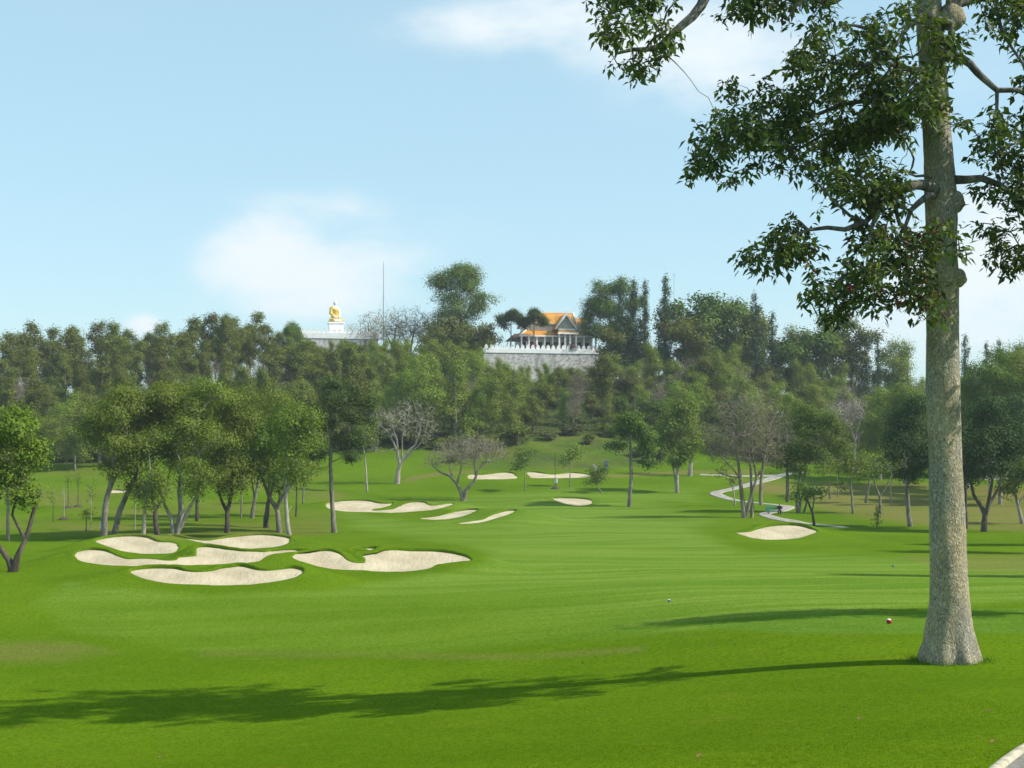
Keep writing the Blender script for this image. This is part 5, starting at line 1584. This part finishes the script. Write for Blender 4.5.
lr = MB(); lr.frustum((U(549.5), U(569.5), -8.2, -5.9), Hh(335.2), (U(552), U(567), -6.7, -5.9), Hh(332.4)); l_ = lr.build('porch_skirt_roof', M['roof'], t_)
lf_ = MB(); lf_.box(U(549) , U(570), -8.35, -8.15, Hh(336.6), Hh(335.0)); lf_.box(U(551), U(568), -6.75, -6.6, Hh(332.3), Hh(330.7)); lf_.build('fascia', M['white'], l_)
# body
bd = MB(); bd.box(U(517), U(589), -3.4, 3.4, -.05, Hh(337.7)); bd.build('wall', M['wallcream'], t_)
for p in range(520, 590, 8):
    d = MB(); d.box(U(p) - .55, U(p) + .55, -3.47, -3.403, .1, 2.0); dd = d.build('window', M['shade'], t_)
for p in (515.5, 523, 531, 539, 547, 571, 579, 587, 591):
    cb = MB(); cb.box(U(p) - .17, U(p) + .17, -5.35, -5.0, 0, Hh(338.7)); cb.box(U(p) - .26, U(p) + .26, -5.42, -4.93, Hh(338.7), Hh(338.2)); cb.build('column', M['white'], t_)
for p in (551, 557, 562, 568):
    cb = MB(); cb.box(U(p) - .18, U(p) + .18, -7.9, -7.55, 0, Hh(336.6)); cb.box(U(p) - .26, U(p) + .26, -7.98, -7.47, 0, .3); cb.build('column', M['white'], t_)
st_ = MB(); st_.box(U(513), U(593), -5.8, 5.8, -.2, .04); st_.build('floor_slab', M['white'], t_)
# open dark-roofed side pavilion on the left
pv = thing('pavilion', 'low dark roofed pavilion at the left side of the temple', 'pavilion', ((517 - CX) * 338 / F, 337.5, zf), ROT)
q = MB(); q.frustum((-2.6, 2.6, -1.9, 1.9), 2.1, (-.6, .6, -.2, .2), 3.9); q.build('roof', M['eave'], pv)
for a in (-2, 2):
    for c_ in (-1.4, 1.4):
        q = MB(); q.tube([(a, c_, 0), (a, c_, 2.2)], .1, 8); q.build('post', M['white'], pv)
# flowering bushes on the terrace
for i, (p, lab, mt) in enumerate([(534, 'round magenta flowering bush left of the temple porch', (.20, .03, .12)), (572, 'small pinkish bush right of the temple porch', (.17, .06, .07)), (553, 'small green bush before the temple porch', (.03, .07, .012))]):
    mm = leaf_mat('bush_leaf', mt, tuple(c * 1.6 for c in mt), objvar=0)
    rng = np.random.default_rng(500 + i); x = (p - CX) * 335 / F
    tps = rng.normal(0, 1, (70, 3)) * np.array([.55, .45, .4]) + np.array([0, 0, .75])
    V, Fq = leaves(tps, tps * 0 + np.array([0, 0, .6]), rng, 8, (.15, .15, .12), .22)
    r_ = thing('bush', lab, 'bush', (x, 335, zf), group='bushes on the temple terrace')
    link('crown', np_mesh('crown', V, [Fq], mm), r_)
    q = MB(); q.tube([(0, 0, -.1), (0, 0, .6)], .06, 6); q.build('stem', M['bk_brown'], r_)


def remeshed(mb, name, mat, parent, vox, smooth_it=4, loc=(0, 0, 0)):
    o = mb.build(name, mat, parent, loc, True)
    r = o.modifiers.new('remesh', 'REMESH'); r.mode = 'VOXEL'; r.voxel_size = vox; r.use_smooth_shade = True
    s = o.modifiers.new('smooth', 'SMOOTH'); s.iterations = smooth_it; s.factor = .5
    return o


# seated statue, 5.7 m tall, on a white pedestal, turned towards the right
SY = 349.0; sk_ = SY / F
sx = (334.5 - CX) * sk_
zb_ = ZS
ped = thing('pedestal', 'white stepped pedestal carrying the golden robed statue', 'pedestal', (sx + .3, SY, zb_), ROT)
hp_ = CAM_Z + (HY - 322.5) * sk_ - zb_
q = MB(); q.box(-1.75, 1.75, -1.75, 1.75, -.1, hp_ - .35); q.build('plinth', M['white'], ped, bevel=.05)
q = MB(); q.box(-1.95, 1.95, -1.95, 1.95, hp_ - .347, hp_); q.build('cap', M['white'], ped, bevel=.05)
st = thing('statue', 'white seated Buddha statue in a golden robe on a white pedestal', 'statue', (sx + .15, SY, zb_ + hp_), math.radians(38))
HT = CAM_Z + (HY - 300) * sk_ - zb_ - hp_   # total height
f_ = HT / 5.6
S3 = lambda *a: tuple(v * f_ for v in a)
# local frame: faces -y
b = MB()
b.ball(S3(0, 0, 4.75), S3(.40, .44, .55)); b.ball(S3(0, .04, 5.18), S3(.25, .25, .25)); b.ball(S3(0, .04, 5.42), S3(.12, .12, .2))
b.tube([S3(0, .05, 3.9), S3(0, .02, 4.5)], .24 * f_, 12)
b.ball(S3(0, -.42, 4.68), S3(.07, .1, .14)); 
for s in (-1, 1): b.ball(S3(.40 * s, .05, 4.6), S3(.06, .12, .32))
b.tube([S3(0, .1, .5), S3(0, .1, 2.0), S3(0, .08, 3.3), S3(0, .06, 4.0)], [.95 * f_, .72 * f_, .95 * f_, .35 * f_], 16)
b.ball(S3(0, .1, 3.45), S3(1.12, .55, .55))
for s in (-1, 1):
    b.tube([S3(1.0 * s, .1, 3.5), S3(1.3 * s, -.1, 2.3), S3(.75 * s, -1.0, 1.35), S3(.15 * s, -1.25, 1.2)], [.36 * f_, .30 * f_, .22 * f_, .18 * f_], 12)
    b.tube([S3(.55 * s, 0, .6), S3(1.75 * s, -.9, .5), S3(.9 * s, -1.45, .4), S3(-.3 * s, -1.35, .5)], [.6 * f_, .45 * f_, .33 * f_, .24 * f_], 12)
remeshed(b, 'body', M['whitestatue'], st, .09 * f_)
r = MB()
r.tube([S3(0, .1, .35), S3(0, .12, 2.0), S3(0, .12, 3.2), S3(-.1, .1, 3.75)], [1.08 * f_, .86 * f_, 1.04 * f_, .62 * f_], 18)
r.ball(S3(-.75, .1, 3.45), S3(.66, .60, .60))
r.tube([S3(-1.0, .1, 3.5), S3(-1.35, -.1, 2.2), S3(-.95, -.9, 1.4)], [.44 * f_, .42 * f_, .34 * f_], 12)
for s in (-1, 1):
    r.tube([S3(.5 * s, .05, .55), S3(1.75 * s, -.85, .5), S3(1.0 * s, -1.42, .42)], [.68 * f_, .54 * f_, .42 * f_], 12)
r.ball(S3(0, -.2, .25), S3(2.0, 1.5, .3))
remeshed(r, 'robe', M['gold'], st, .10 * f_)
q = MB(); q.ball(S3(0, .06, 4.98), S3(.425, .44, .38)); q.build('hair', M['whitestatue'], st, smooth_=True)
for s in (-1, 1):
    q = MB(); q.ball(S3(.15 * s, -.40, 4.78), S3(.07, .03, .03), 8, 6); q.build('eye', M['shade'], st)

# mast with stays
mx = (383.5 - CX) * 350 / F; mz = hz(mx, 350)
mt_ = thing('radio_mast', 'thin tall mast rising from the ridge right of the statue', 'mast', (mx, 350, mz))
mh = CAM_Z + (HY - 262) / F * 350 - mz
q = MB(); q.tube([(0, 0, -.5), (0, 0, mh * .6), (0, 0, mh)], [.10, .08, .05], 8); q.build('pole', M['metal'], mt_)
for k in range(3):
    a = k * 2.09 + .4
    q = MB(); q.tube([(0, 0, mh * .7), (6 * math.cos(a), 6 * math.sin(a), -.2)], .012, 4); q.build('stay', M['metal'], mt_)
mx = (674 - CX) * 346 / F; mz = hz(mx, 346)
mt_ = thing('antenna_pole', 'very thin pole just right of the tallest ridge conifer', 'pole', (mx, 346, mz))
mh = CAM_Z + (HY - 273) / F * 346 - mz
q = MB(); q.tube([(0, 0, -.5), (0, 0, mh)], [.06, .035], 6); q.build('pole', M['metal'], mt_)
q = MB()
for zc in (.0, .5): q.tube([(-.5, 0, mh - .4 - zc), (.5, 0, mh - .4 - zc)], .02, 5)
q.build('crossbar', M['metal'], mt_)

# house and shed half hidden by the trees on the right
hx = (1000 - CX) * 228 / F; hzz = hz(hx, 228)
hs = thing('house', 'low white house glimpsed between the trees at the right edge', 'house', (hx, 230, hzz))
top = CAM_Z + (HY - 401) / F * 228 - hzz
q = MB(); q.box(-6.5, 6.5, -2.5, 3, -1, top - 1.0); q.build('wall', M['wallcream'], hs)
q = MB(); q.box(-7.2, 7.2, -3.3, 3.8, top - .997, top - .1); q.build('roof', M['whitep'], hs, bevel=.05)
for i in range(4):
    w_ = MB(); w_.box(-5.4 + i * 3.1, -4.0 + i * 3.1, -2.56, -2.503, top - 3.2, top - 1.6); w_.build('window', M['shade'], hs)
bx = (884 - CX) * 240 / F; bz = hz(bx, 240)
sh = thing('shed', 'blue-grey shed seen through a gap left of the dense dark tree', 'shed', (bx, 242, bz))
top = CAM_Z + (HY - 418) / F * 240 - bz
q = MB(); q.box(-1.6, 1.6, -1.5, 1.5, -1, top); q.build('wall', M['bluewall'], sh)
q = MB(); q.prism([(-1.9, top - .05), (1.9, top - .05), (0, top + .8)], 'x', -1.9, 1.9); q.build('roof', M['metal'], sh)
for a in (-.7, .6):
    q = MB(); q.box(a - .3, a + .3, -1.55, -1.503, top - 3, top - .6); q.build('window', M['shade'], sh)


# ------------------------------------------------------------------ paths
def ribbon(name, pts, mat, lift=.02, lab=None):
    """pts: list of (px, py, width m)"""
    G = [ground(p[0], p[1]) for p in pts]
    P = np.array([g[:2] for g in G]); Wd = np.array([p[2] for p in pts]) * .82
    n = len(P); t = np.linspace(0, n - 1, n * 12)
    def cr(A):
        out = []
        for u in t:
            i = min(int(u), n - 2); f = u - i
            p0, p1, p2, p3 = A[max(i - 1, 0)], A[i], A[i + 1], A[min(i + 2, n - 1)]
            out.append(.5 * ((2 * p1) + (-p0 + p2) * f + (2 * p0 - 5 * p1 + 4 * p2 - p3) * f * f + (-p0 + 3 * p1 - 3 * p2 + p3) * f**3))
        return np.array(out)
    Q = cr(P); Wq = cr(Wd)
    tt = np.gradient(Q, axis=0); tt /= np.linalg.norm(tt, axis=1)[:, None] + 1e-9
    nr = np.stack([-tt[:, 1], tt[:, 0]], 1)
    V = []; cols = np.linspace(-.5, .5, 7); m_ = len(Q)
    for c in cols:
        q = Q + nr * (Wq * c)[:, None]
        V.append(np.stack([q[:, 0], q[:, 1], height(q[:, 0], q[:, 1]) + lift], 1))
    for c, base in ((-.5, 0), (.5, 6)):
        v = V[base].copy(); v[:, 2] -= .3; V.append(v)
    V = np.concatenate(V); Fq = []
    a = np.arange(m_ - 1)
    for k in range(6):
        Fq.append(np.stack([k * m_ + a, (k + 1) * m_ + a, (k + 1) * m_ + a + 1, k * m_ + a + 1], 1))
    Fq.append(np.stack([7 * m_ + a, a, a + 1, 7 * m_ + a + 1], 1)); Fq.append(np.stack([6 * m_ + a, 8 * m_ + a, 8 * m_ + a + 1, 6 * m_ + a + 1], 1))
    o = link(name, np_mesh(name, V, [np.concatenate(Fq)], mat, False)); tag(o, lab, kind='structure')
    return o


ribbon('path', [(800,472,2.2),(783,475,2.3),(770,479,2.5),(752,484,2.4),(733,489,2.2),(716,493,2.4),(722,497,2.2),(738,501,1.8),(755,503,1.6),(775,505,1.8),(788,507,2.0),(783,510.5,2.0),(765,514,1.8),(772,518,1.9),(788,521,2.2),(806,524,2.0),(830,526,1.7),(846,528,1.2)], M['concrete'], .05)
ribbon('path', [(700,475,2.0),(735,476,2.0),(768,476,2.2),(783,475,2.2)], M['concrete'], .046)

# kerb and gritty path in the lower right corner
kp = [(966, 800), (981, 785), (994, 772), (1006, 762), (1017, 754), (1029, 747), (1047, 739), (1075, 730), (1110, 724)]
Gk = np.array([ground(a, b)[:2] if b < 790 else ((a - CX) / F * 13.2 * (b * 0 + 1), 13.2 - (b - 785) * .02) for a, b in kp])
tq = np.linspace(0, len(Gk) - 1, 90); Gq = np.stack([np.interp(tq, np.arange(len(Gk)), Gk[:, i]) for i in (0, 1)], 1)
for _ in range(8): Gq[1:-1] = (Gq[:-2] + Gq[1:-1] * 2 + Gq[2:]) / 4
tt = np.gradient(Gq, axis=0); tt /= np.linalg.norm(tt, axis=1)[:, None]; nr = np.stack([tt[:, 1], -tt[:, 0]], 1)
prof = [(-.05, -.2), (-.05, .035), (-.035, .055), (.0, .065), (.05, .062), (.075, .045), (.085, -.02), (.085, -.2)]
V = []
for o_, h_ in prof:
    q = Gq + nr * o_; V.append(np.stack([q[:, 0], q[:, 1], height(Gq[:, 0], Gq[:, 1]) + h_], 1))
m_ = len(Gq); a = np.arange(m_ - 1)
Fq = np.concatenate([np.stack([k * m_ + a, k * m_ + a + 1, (k + 1) * m_ + a + 1, (k + 1) * m_ + a], 1) for k in range(len(prof) - 1)])
o = link('kerb', np_mesh('kerb', np.concatenate(V), [Fq], M['kerb'], True)); tag(o, 'curved pale concrete kerb in the lower right corner', 'kerb')
V = []
for o_ in (.08, .4, .9, 1.6, 2.4):
    q = Gq + nr * o_; V.append(np.stack([q[:, 0], q[:, 1], height(q[:, 0], q[:, 1]) + .012], 1))
Fq = np.concatenate([np.stack([k * m_ + a, k * m_ + a + 1, (k + 1) * m_ + a + 1, (k + 1) * m_ + a], 1) for k in range(4)])
o = link('pavement', np_mesh('pavement', np.concatenate(V), [Fq], M['kerbpath'], True)); tag(o, kind='structure')


# ------------------------------------------------------------------ small things on the course
def marker(px, py, r, mats, label):
    x, y, z = ground(px, py)
    t = thing('tee_marker', label, 'tee marker', (x, y, z), group='tee markers')
    b = MB(); b.ball((0, 0, r * .92), r, 20, 12); b.build('ball', mats[0], t, smooth_=True)
    c = MB()
    # white cap: upper part of a slightly larger shell
    prof = [(r * 1.012 * math.cos(a), r * .92 + r * 1.012 * math.sin(a)) for a in np.linspace(.55, 1.5, 6)]
    c.lathe(prof, 20); c.build('cap', mats[1], t, smooth_=True)
    s = MB(); s.tube([(0, 0, -.1), (0, 0, .05)], .02, 6); s.build('spike', M['metal'], t)


marker(889, 624, .085, (M['red'], M['whitep']), 'round red tee marker with a white top left of the giant trunk')
marker(893, 567, .07, (M['bluep'], M['bluep']), 'small blue tee marker far up the right side of the tee')
marker(669, 602, .06, (M['bluep'], M['whitep']), 'tiny blue and white tee marker in mid fairway')

# fixtures near the green
for i, (px, py, h, col, lab) in enumerate([(556, 487, 1.3, 'whitep', 'small white box on a short post before the wavy topped far bunker'), (595, 477, 1.9, 'wallcream', 'pale upright box right of the far bunkers'), (606, 475, 2.2, 'bluewall', 'small blue-grey box on a post beside the pale upright box'), (101, 534, 1.1, 'whitep', 'small white marker post at the foot of the forked grove tree')]):
    x, y, z = ground(px, py)
    t = thing('marker_box', lab, 'marker post', (x, y, z), group='small posts and boxes on the course')
    q = MB(); q.tube([(0, 0, -.2), (0, 0, h)], .05, 8); q.build('post', M['wood'], t)
    w = .32 if i else .26
    if i == 3: w = .12
    q = MB(); q.box(-w, w, -w * .7, w * .7, h * .45, h); q.build('box', M[col], t, bevel=.03)
    q = MB(); q.prism([(-w - .04, h + .003), (w + .04, h + .003), (0, h + .14)], 'y', -w * .8, w * .8); q.build('lid', M[col], t)

# bench, sign and the seated person by the path
gx, gy, gz = ground(775, 514.5)
t = thing('bench', 'low teal bench beside the footpath bend', 'bench', (gx, gy, gz))
q = MB(); q.box(-.95, .95, -.22, .22, .40, .45); q.build('seat', M['teal'], t, bevel=.01)
for a in (-.75, .75):
    q = MB(); q.box(a - .04, a + .04, -.18, .18, -.05, .397); q.build('leg', M['metal'], t)
q = MB(); q.box(-.95, .95, .20, .235, .62, .86)
q.build('backrest', M['teal'], t)
for a in (-.7, .7):
    q = MB(); q.box(a - .025, a + .025, .238, .27, .30, .86); q.build('support', M['metal'], t)
sx_, sy_, sz_ = ground(767.5, 514)
t = thing('sign', 'small teal board on a post left of the low bench', 'sign', (sx_, sy_, sz_))
q = MB(); q.tube([(0, 0, -.2), (0, 0, .9)], .045, 8); q.build('post', M['metal'], t)
q = MB(); q.box(-.26, .26, -.03, .03, .42, .88); q.build('board', M['teal'], t, bevel=.01)

pp = thing('person', 'person in dark clothes sitting at the right end of the low teal bench', 'person', (gx + .55, gy, gz), math.radians(-12))
b = MB()
b.tube([(0, .02, .50), (0, .05, .72), (0, .03, .98), (0, .0, 1.10)], [.155, .135, .16, .07], 14)
for s in (-1, 1):
    b.tube([(.09 * s, 0, .53), (.12 * s, -.40, .54), (.12 * s, -.43, .50)], [.095, .07, .062], 10)
    b.tube([(.12 * s, -.42, .53), (.12 * s, -.40, .28), (.12 * s, -.38, .06)], [.065, .055, .04], 10)
    b.tube([(.12 * s, -.36, .05), (.13 * s, -.58, .04)], [.048, .035], 8)
    b.tube([(.17 * s, .02, 1.0), (.24 * s, -.02, .80), (.20 * s, -.20, .64), (.12 * s, -.32, .62)], [.06, .048, .038, .03], 10)
    for k in range(4): b.tube([(.12 * s + .018 * (k - 1.5), -.31, .62), (.12 * s + .02 * (k - 1.5), -.37, .615), (.12 * s + .02 * (k - 1.5), -.395, .60)], [.010, .009, .008], 6)
    b.tube([(.09 * s, -.30, .62), (.075 * s, -.335, .625)], [.011, .009], 6)
b.tube([(0, 0, 1.04), (0, -.01, 1.2)], [.055, .05], 10)
b.ball((0, -.02, 1.25), (.078, .095, .115)); b.ball((0, -.115, 1.235), (.014, .02, .022), 8, 6)
for s in (-1, 1): b.ball((.078 * s, -.01, 1.24), (.014, .025, .03), 8, 6)
remeshed(b, 'body', M['skin'], pp, .012, 2)
b = MB()
b.tube([(0, .02, .50), (0, .05, .72), (0, .03, .98), (0, .0, 1.08)], [.172, .155, .178, .09], 14)
for s in (-1, 1): b.tube([(.16 * s, .02, 1.0), (.245 * s, -.02, .80), (.215 * s, -.16, .67)], [.078, .068, .055], 10)
remeshed(b, 'shirt', M['cloth'], pp, .016, 2)
b = MB()
for s in (-1, 1):
    b.tube([(.09 * s, .02, .53), (.12 * s, -.40, .54), (.12 * s, -.42, .46), (.12 * s, -.40, .28), (.12 * s, -.38, .10)], [.12, .086, .082, .072, .06], 10)
b.ball((0, .02, .53), (.18, .15, .1))
remeshed(b, 'trousers', M['trouser'], pp, .016, 2)
b = MB(); b.ball((0, .005, 1.275), (.086, .098, .108)); b.build('hair', M['hair'], pp, smooth_=True)
for s in (-1, 1):
    b = MB(); b.ball((.12 * s, -.48, .045), (.05, .13, .045)); b.build('shoe', M['hair'], pp, smooth_=True)
    b = MB(); b.ball((.03 * s, -.108, 1.26), (.012, .008, .008), 8, 6); b.build('eye', M['shade'], pp)

# fallen leaves on the near lawn
lm = MB(); lm.add([(-.06, 0, .01), (0, .035, .03), (.07, 0, .015), (0, -.035, .028), (0, 0, .018)], [(0, 4, 1), (4, 2, 1), (0, 3, 4), (3, 2, 4)])
lme = bpy.data.meshes.new('fallen_leaf'); lme.from_pydata(lm.v, [], lm.f); lme.materials.append(M['dryleaf']); lme.update()
rg2 = random.Random(3)
for (px, py) in [(604, 714), (713, 646), (735, 646), (621, 671), (660, 670), (380, 695), (437, 706), (860, 720), (989, 714), (992, 743), (853, 644), (870, 643), (700, 758), (545, 690), (160, 758), (1005, 643), (583, 664), (920, 690), (330, 735)]:
    x, y, z = ground(px, py)
    o = link('fallen_leaf', lme, None, (x, y, z + .012)); o.rotation_euler = (rg2.uniform(-.3, .3), rg2.uniform(-.3, .3), rg2.uniform(0, 6)); s = rg2.uniform(.7, 1.25); o.scale = (s, s, s)
    tag(o, 'dry brown leaf lying on the mown near grass', 'leaf', 'dry leaves scattered on the near grass')

rng = np.random.default_rng(909)
n = 150000
yy = 12.5 + 21 * rng.random(n) ** 1.25; xx = rng.uniform(-1, 1, n) * (yy * .372 + .3)
pt = np.stack([xx, yy], 1)
far_ = np.ones(n, bool)
pk = np.interp(xx, Gq[:, 0], Gq[:, 1], left=0, right=99)     # keep blades off the gritty path
far_ &= ~((xx > Gq[:, 0].min() - .1) & (yy < pk + .1))
xx, yy = xx[far_], yy[far_]; n = len(xx)
gx_ = np.arange(-14, 14.01, .25); gy_ = np.arange(12, 34.51, .25)
GX, GY = np.meshgrid(gx_, gy_); GZ = height(GX.ravel(), GY.ravel()).reshape(GX.shape)
fi = (xx + 14) / .25; fj = (yy - 12) / .25; i0 = fi.astype(int); j0 = fj.astype(int); a = fi - i0; b = fj - j0
zz0 = GZ[j0, i0] * (1 - a) * (1 - b) + GZ[j0, i0 + 1] * a * (1 - b) + GZ[j0 + 1, i0] * (1 - a) * b + GZ[j0 + 1, i0 + 1] * a * b
hgt = rng.uniform(.010, .030, n) * (1 + .5 * wob(xx, yy, .9, 2)); th = rng.uniform(0, np.pi, n); w_ = .004
p0 = np.stack([xx - w_ * np.cos(th), yy - w_ * np.sin(th), zz0 - .004], 1); p1 = np.stack([xx + w_ * np.cos(th), yy + w_ * np.sin(th), zz0 - .004], 1)
p2 = np.stack([xx + rng.normal(0, .012, n), yy + rng.normal(0, .012, n), zz0 + hgt], 1)
V = np.stack([p0, p1, p2], 1).reshape(-1, 3)
M['blade'] = leaf_mat('grass_blade', (.075, .140, .003), (.20, .27, .010), trans=.25, objvar=0, gloss=.0)
o = link('grass', np_mesh('grass', V, [np.arange(3 * n).reshape(-1, 3)], M['blade'])); tag(o, 'short mown grass blades of the near lawn', 'grass', kind='stuff')

# ------------------------------------------------------------------ haze
HAZE = 0.00020
if HAZE:
    hb = MB(); hb.box(-420, 420, -60, 700, -3, 62)
    # stays clear of the ground sheet's far rim; bottom lies below the lowest ground inside
    m, nt, out = new_mat('haze')
    pv_ = N(nt, 'VolumePrincipled'); pv_.inputs['Color'].default_value = (.86, .93, 1.0, 1); pv_.inputs['Density'].default_value = HAZE
    pv_.inputs['Anisotropy'].default_value = .2
    nt.links.new(pv_.outputs[0], out.inputs['Volume'])
    hz_ = hb.build('haze', m); tag(hz_, 'thin pale haze in the air over the course', 'haze', kind='stuff')

# ------------------------------------------------------------------ light, sky, camera
el, az = math.radians(SUN_EL), math.radians(SUN_AZ)
sd = Vector((math.cos(el) * math.cos(az), math.cos(el) * math.sin(az), math.sin(el)))
sl = bpy.data.lights.new('sun', 'SUN'); sl.energy = 4.6; sl.angle = math.radians(.53); sl.color = (1.0, .945, .86)
so = bpy.data.objects.new('sun', sl); COL.objects.link(so)
so.rotation_euler = sd.to_track_quat('Z', 'Y').to_euler()
so.location = (60, 10, 80)

w = bpy.data.worlds.new('World'); SC.world = w; w.use_nodes = True
nt = w.node_tree; nt.nodes.clear()
out = nt.nodes.new('ShaderNodeOutputWorld'); bg = nt.nodes.new('ShaderNodeBackground')
sky = nt.nodes.new('ShaderNodeTexSky'); sky.sky_type = 'NISHITA'; sky.sun_disc = False
sky.sun_elevation = el; sky.sun_rotation = math.pi / 2 - az
sky.air_density = 1.0; sky.dust_density = .8; sky.ozone_density = 1.6; sky.altitude = 100
tc = N(nt, 'TexCoord'); D = tc.outputs['Generated']


def dirv(px, py):
    v = Vector(((px - CX) / F, 1, (HY - py) / F)); v.normalize(); return v


tot = None
for (px, py, wx, wy, amt) in [(640, 30, 210, 90, .95), (730, 60, 150, 80, .85), (540, 20, 160, 60, .7), (430, 32, 100, 36, .8), (318, 272, 150, 62, 1.9), (250, 262, 80, 50, 1.1), (272, 208, 80, 34, .95), (355, 205, 60, 32, .8), (450, 230, 90, 40, .4), (1000, 255, 170, 110, 1.9), (880, 340, 170, 60, 1.1),
                              (143, 326, 26, 17, 2.6), (800, 130, 120, 90, .5), (980, 80, 90, 70, .45), (250, 310, 160, 26, .35), (100, 20, 90, 30, .18)]:
    c = dirv(px, py)
    s1 = N(nt, 'VectorMath', operation='SUBTRACT'); nt.links.new(D, s1.inputs[0]); s1.inputs[1].default_value = c
    s2 = N(nt, 'VectorMath', operation='MULTIPLY'); nt.links.new(s1.outputs[0], s2.inputs[0]); s2.inputs[1].default_value = (F / wx, F / wx, F / wy)
    ln = N(nt, 'VectorMath', operation='LENGTH'); nt.links.new(s2.outputs[0], ln.inputs[0])
    v = ramp(nt, ln.outputs['Value'], 1.15, 0.0, 0, amt)
    tot = v if tot is None else math_(nt, 'ADD', tot, v)
cn = noise(nt, mapping(nt, D, (1, 1, 2.2)), 9, 8, .58, .25)
cn2 = noise(nt, mapping(nt, D, (1, 1, 1.8)), 26, 6, .6)
shape = math_(nt, 'ADD', tot, math_(nt, 'MULTIPLY', math_(nt, 'SUBTRACT', cn, .5), 3.2))
shape = math_(nt, 'ADD', shape, math_(nt, 'MULTIPLY', math_(nt, 'SUBTRACT', cn2, .5), 1.6))
cov = ramp(nt, math_(nt, 'MULTIPLY', shape, math_(nt, 'ADD', math_(nt, 'MULTIPLY', tot, 1.0, True), .0, True)), -.2, 2.2, 0, .95)
SKY_K = 0.15
hs = N(nt, 'HueSaturation'); nt.links.new(sky.outputs[0], hs.inputs['Color']); hs.inputs['Saturation'].default_value = 1.0
veil = mixc(nt, .55, hs.outputs[0], (2.8, 4.55, 5.05))
cc = mixc(nt, cov, veil, (4.9, 5.3, 5.5))
nt.links.new(cc, bg.inputs['Color']); bg.inputs['Strength'].default_value = SKY_K
nt.links.new(bg.outputs[0], out.inputs[0])

cam = bpy.data.cameras.new('camera'); co = bpy.data.objects.new('camera', cam); COL.objects.link(co)
co.location = (0, 0, CAM_Z); co.rotation_euler = (math.pi / 2, 0, 0)
cam.sensor_width = 36; cam.lens = F / 1024 * 36; cam.shift_y = (HY - 384) / 1024
cam.clip_end = 20000; cam.clip_start = .1
SC.camera = co
SC.render.engine = 'CYCLES'
SC.cycles.max_bounces = 6; SC.cycles.diffuse_bounces = 3; SC.cycles.glossy_bounces = 2; SC.cycles.transmission_bounces = 3
SC.cycles.volume_bounces = 0; SC.cycles.use_denoising = True
SC.view_settings.view_transform = 'Standard'; SC.view_settings.look = 'None'
SC.view_settings.exposure = 0.32; SC.view_settings.gamma = 1
SC.view_settings.use_curve_mapping = False
SC.render.resolution_x = 1024; SC.render.resolution_y = 768
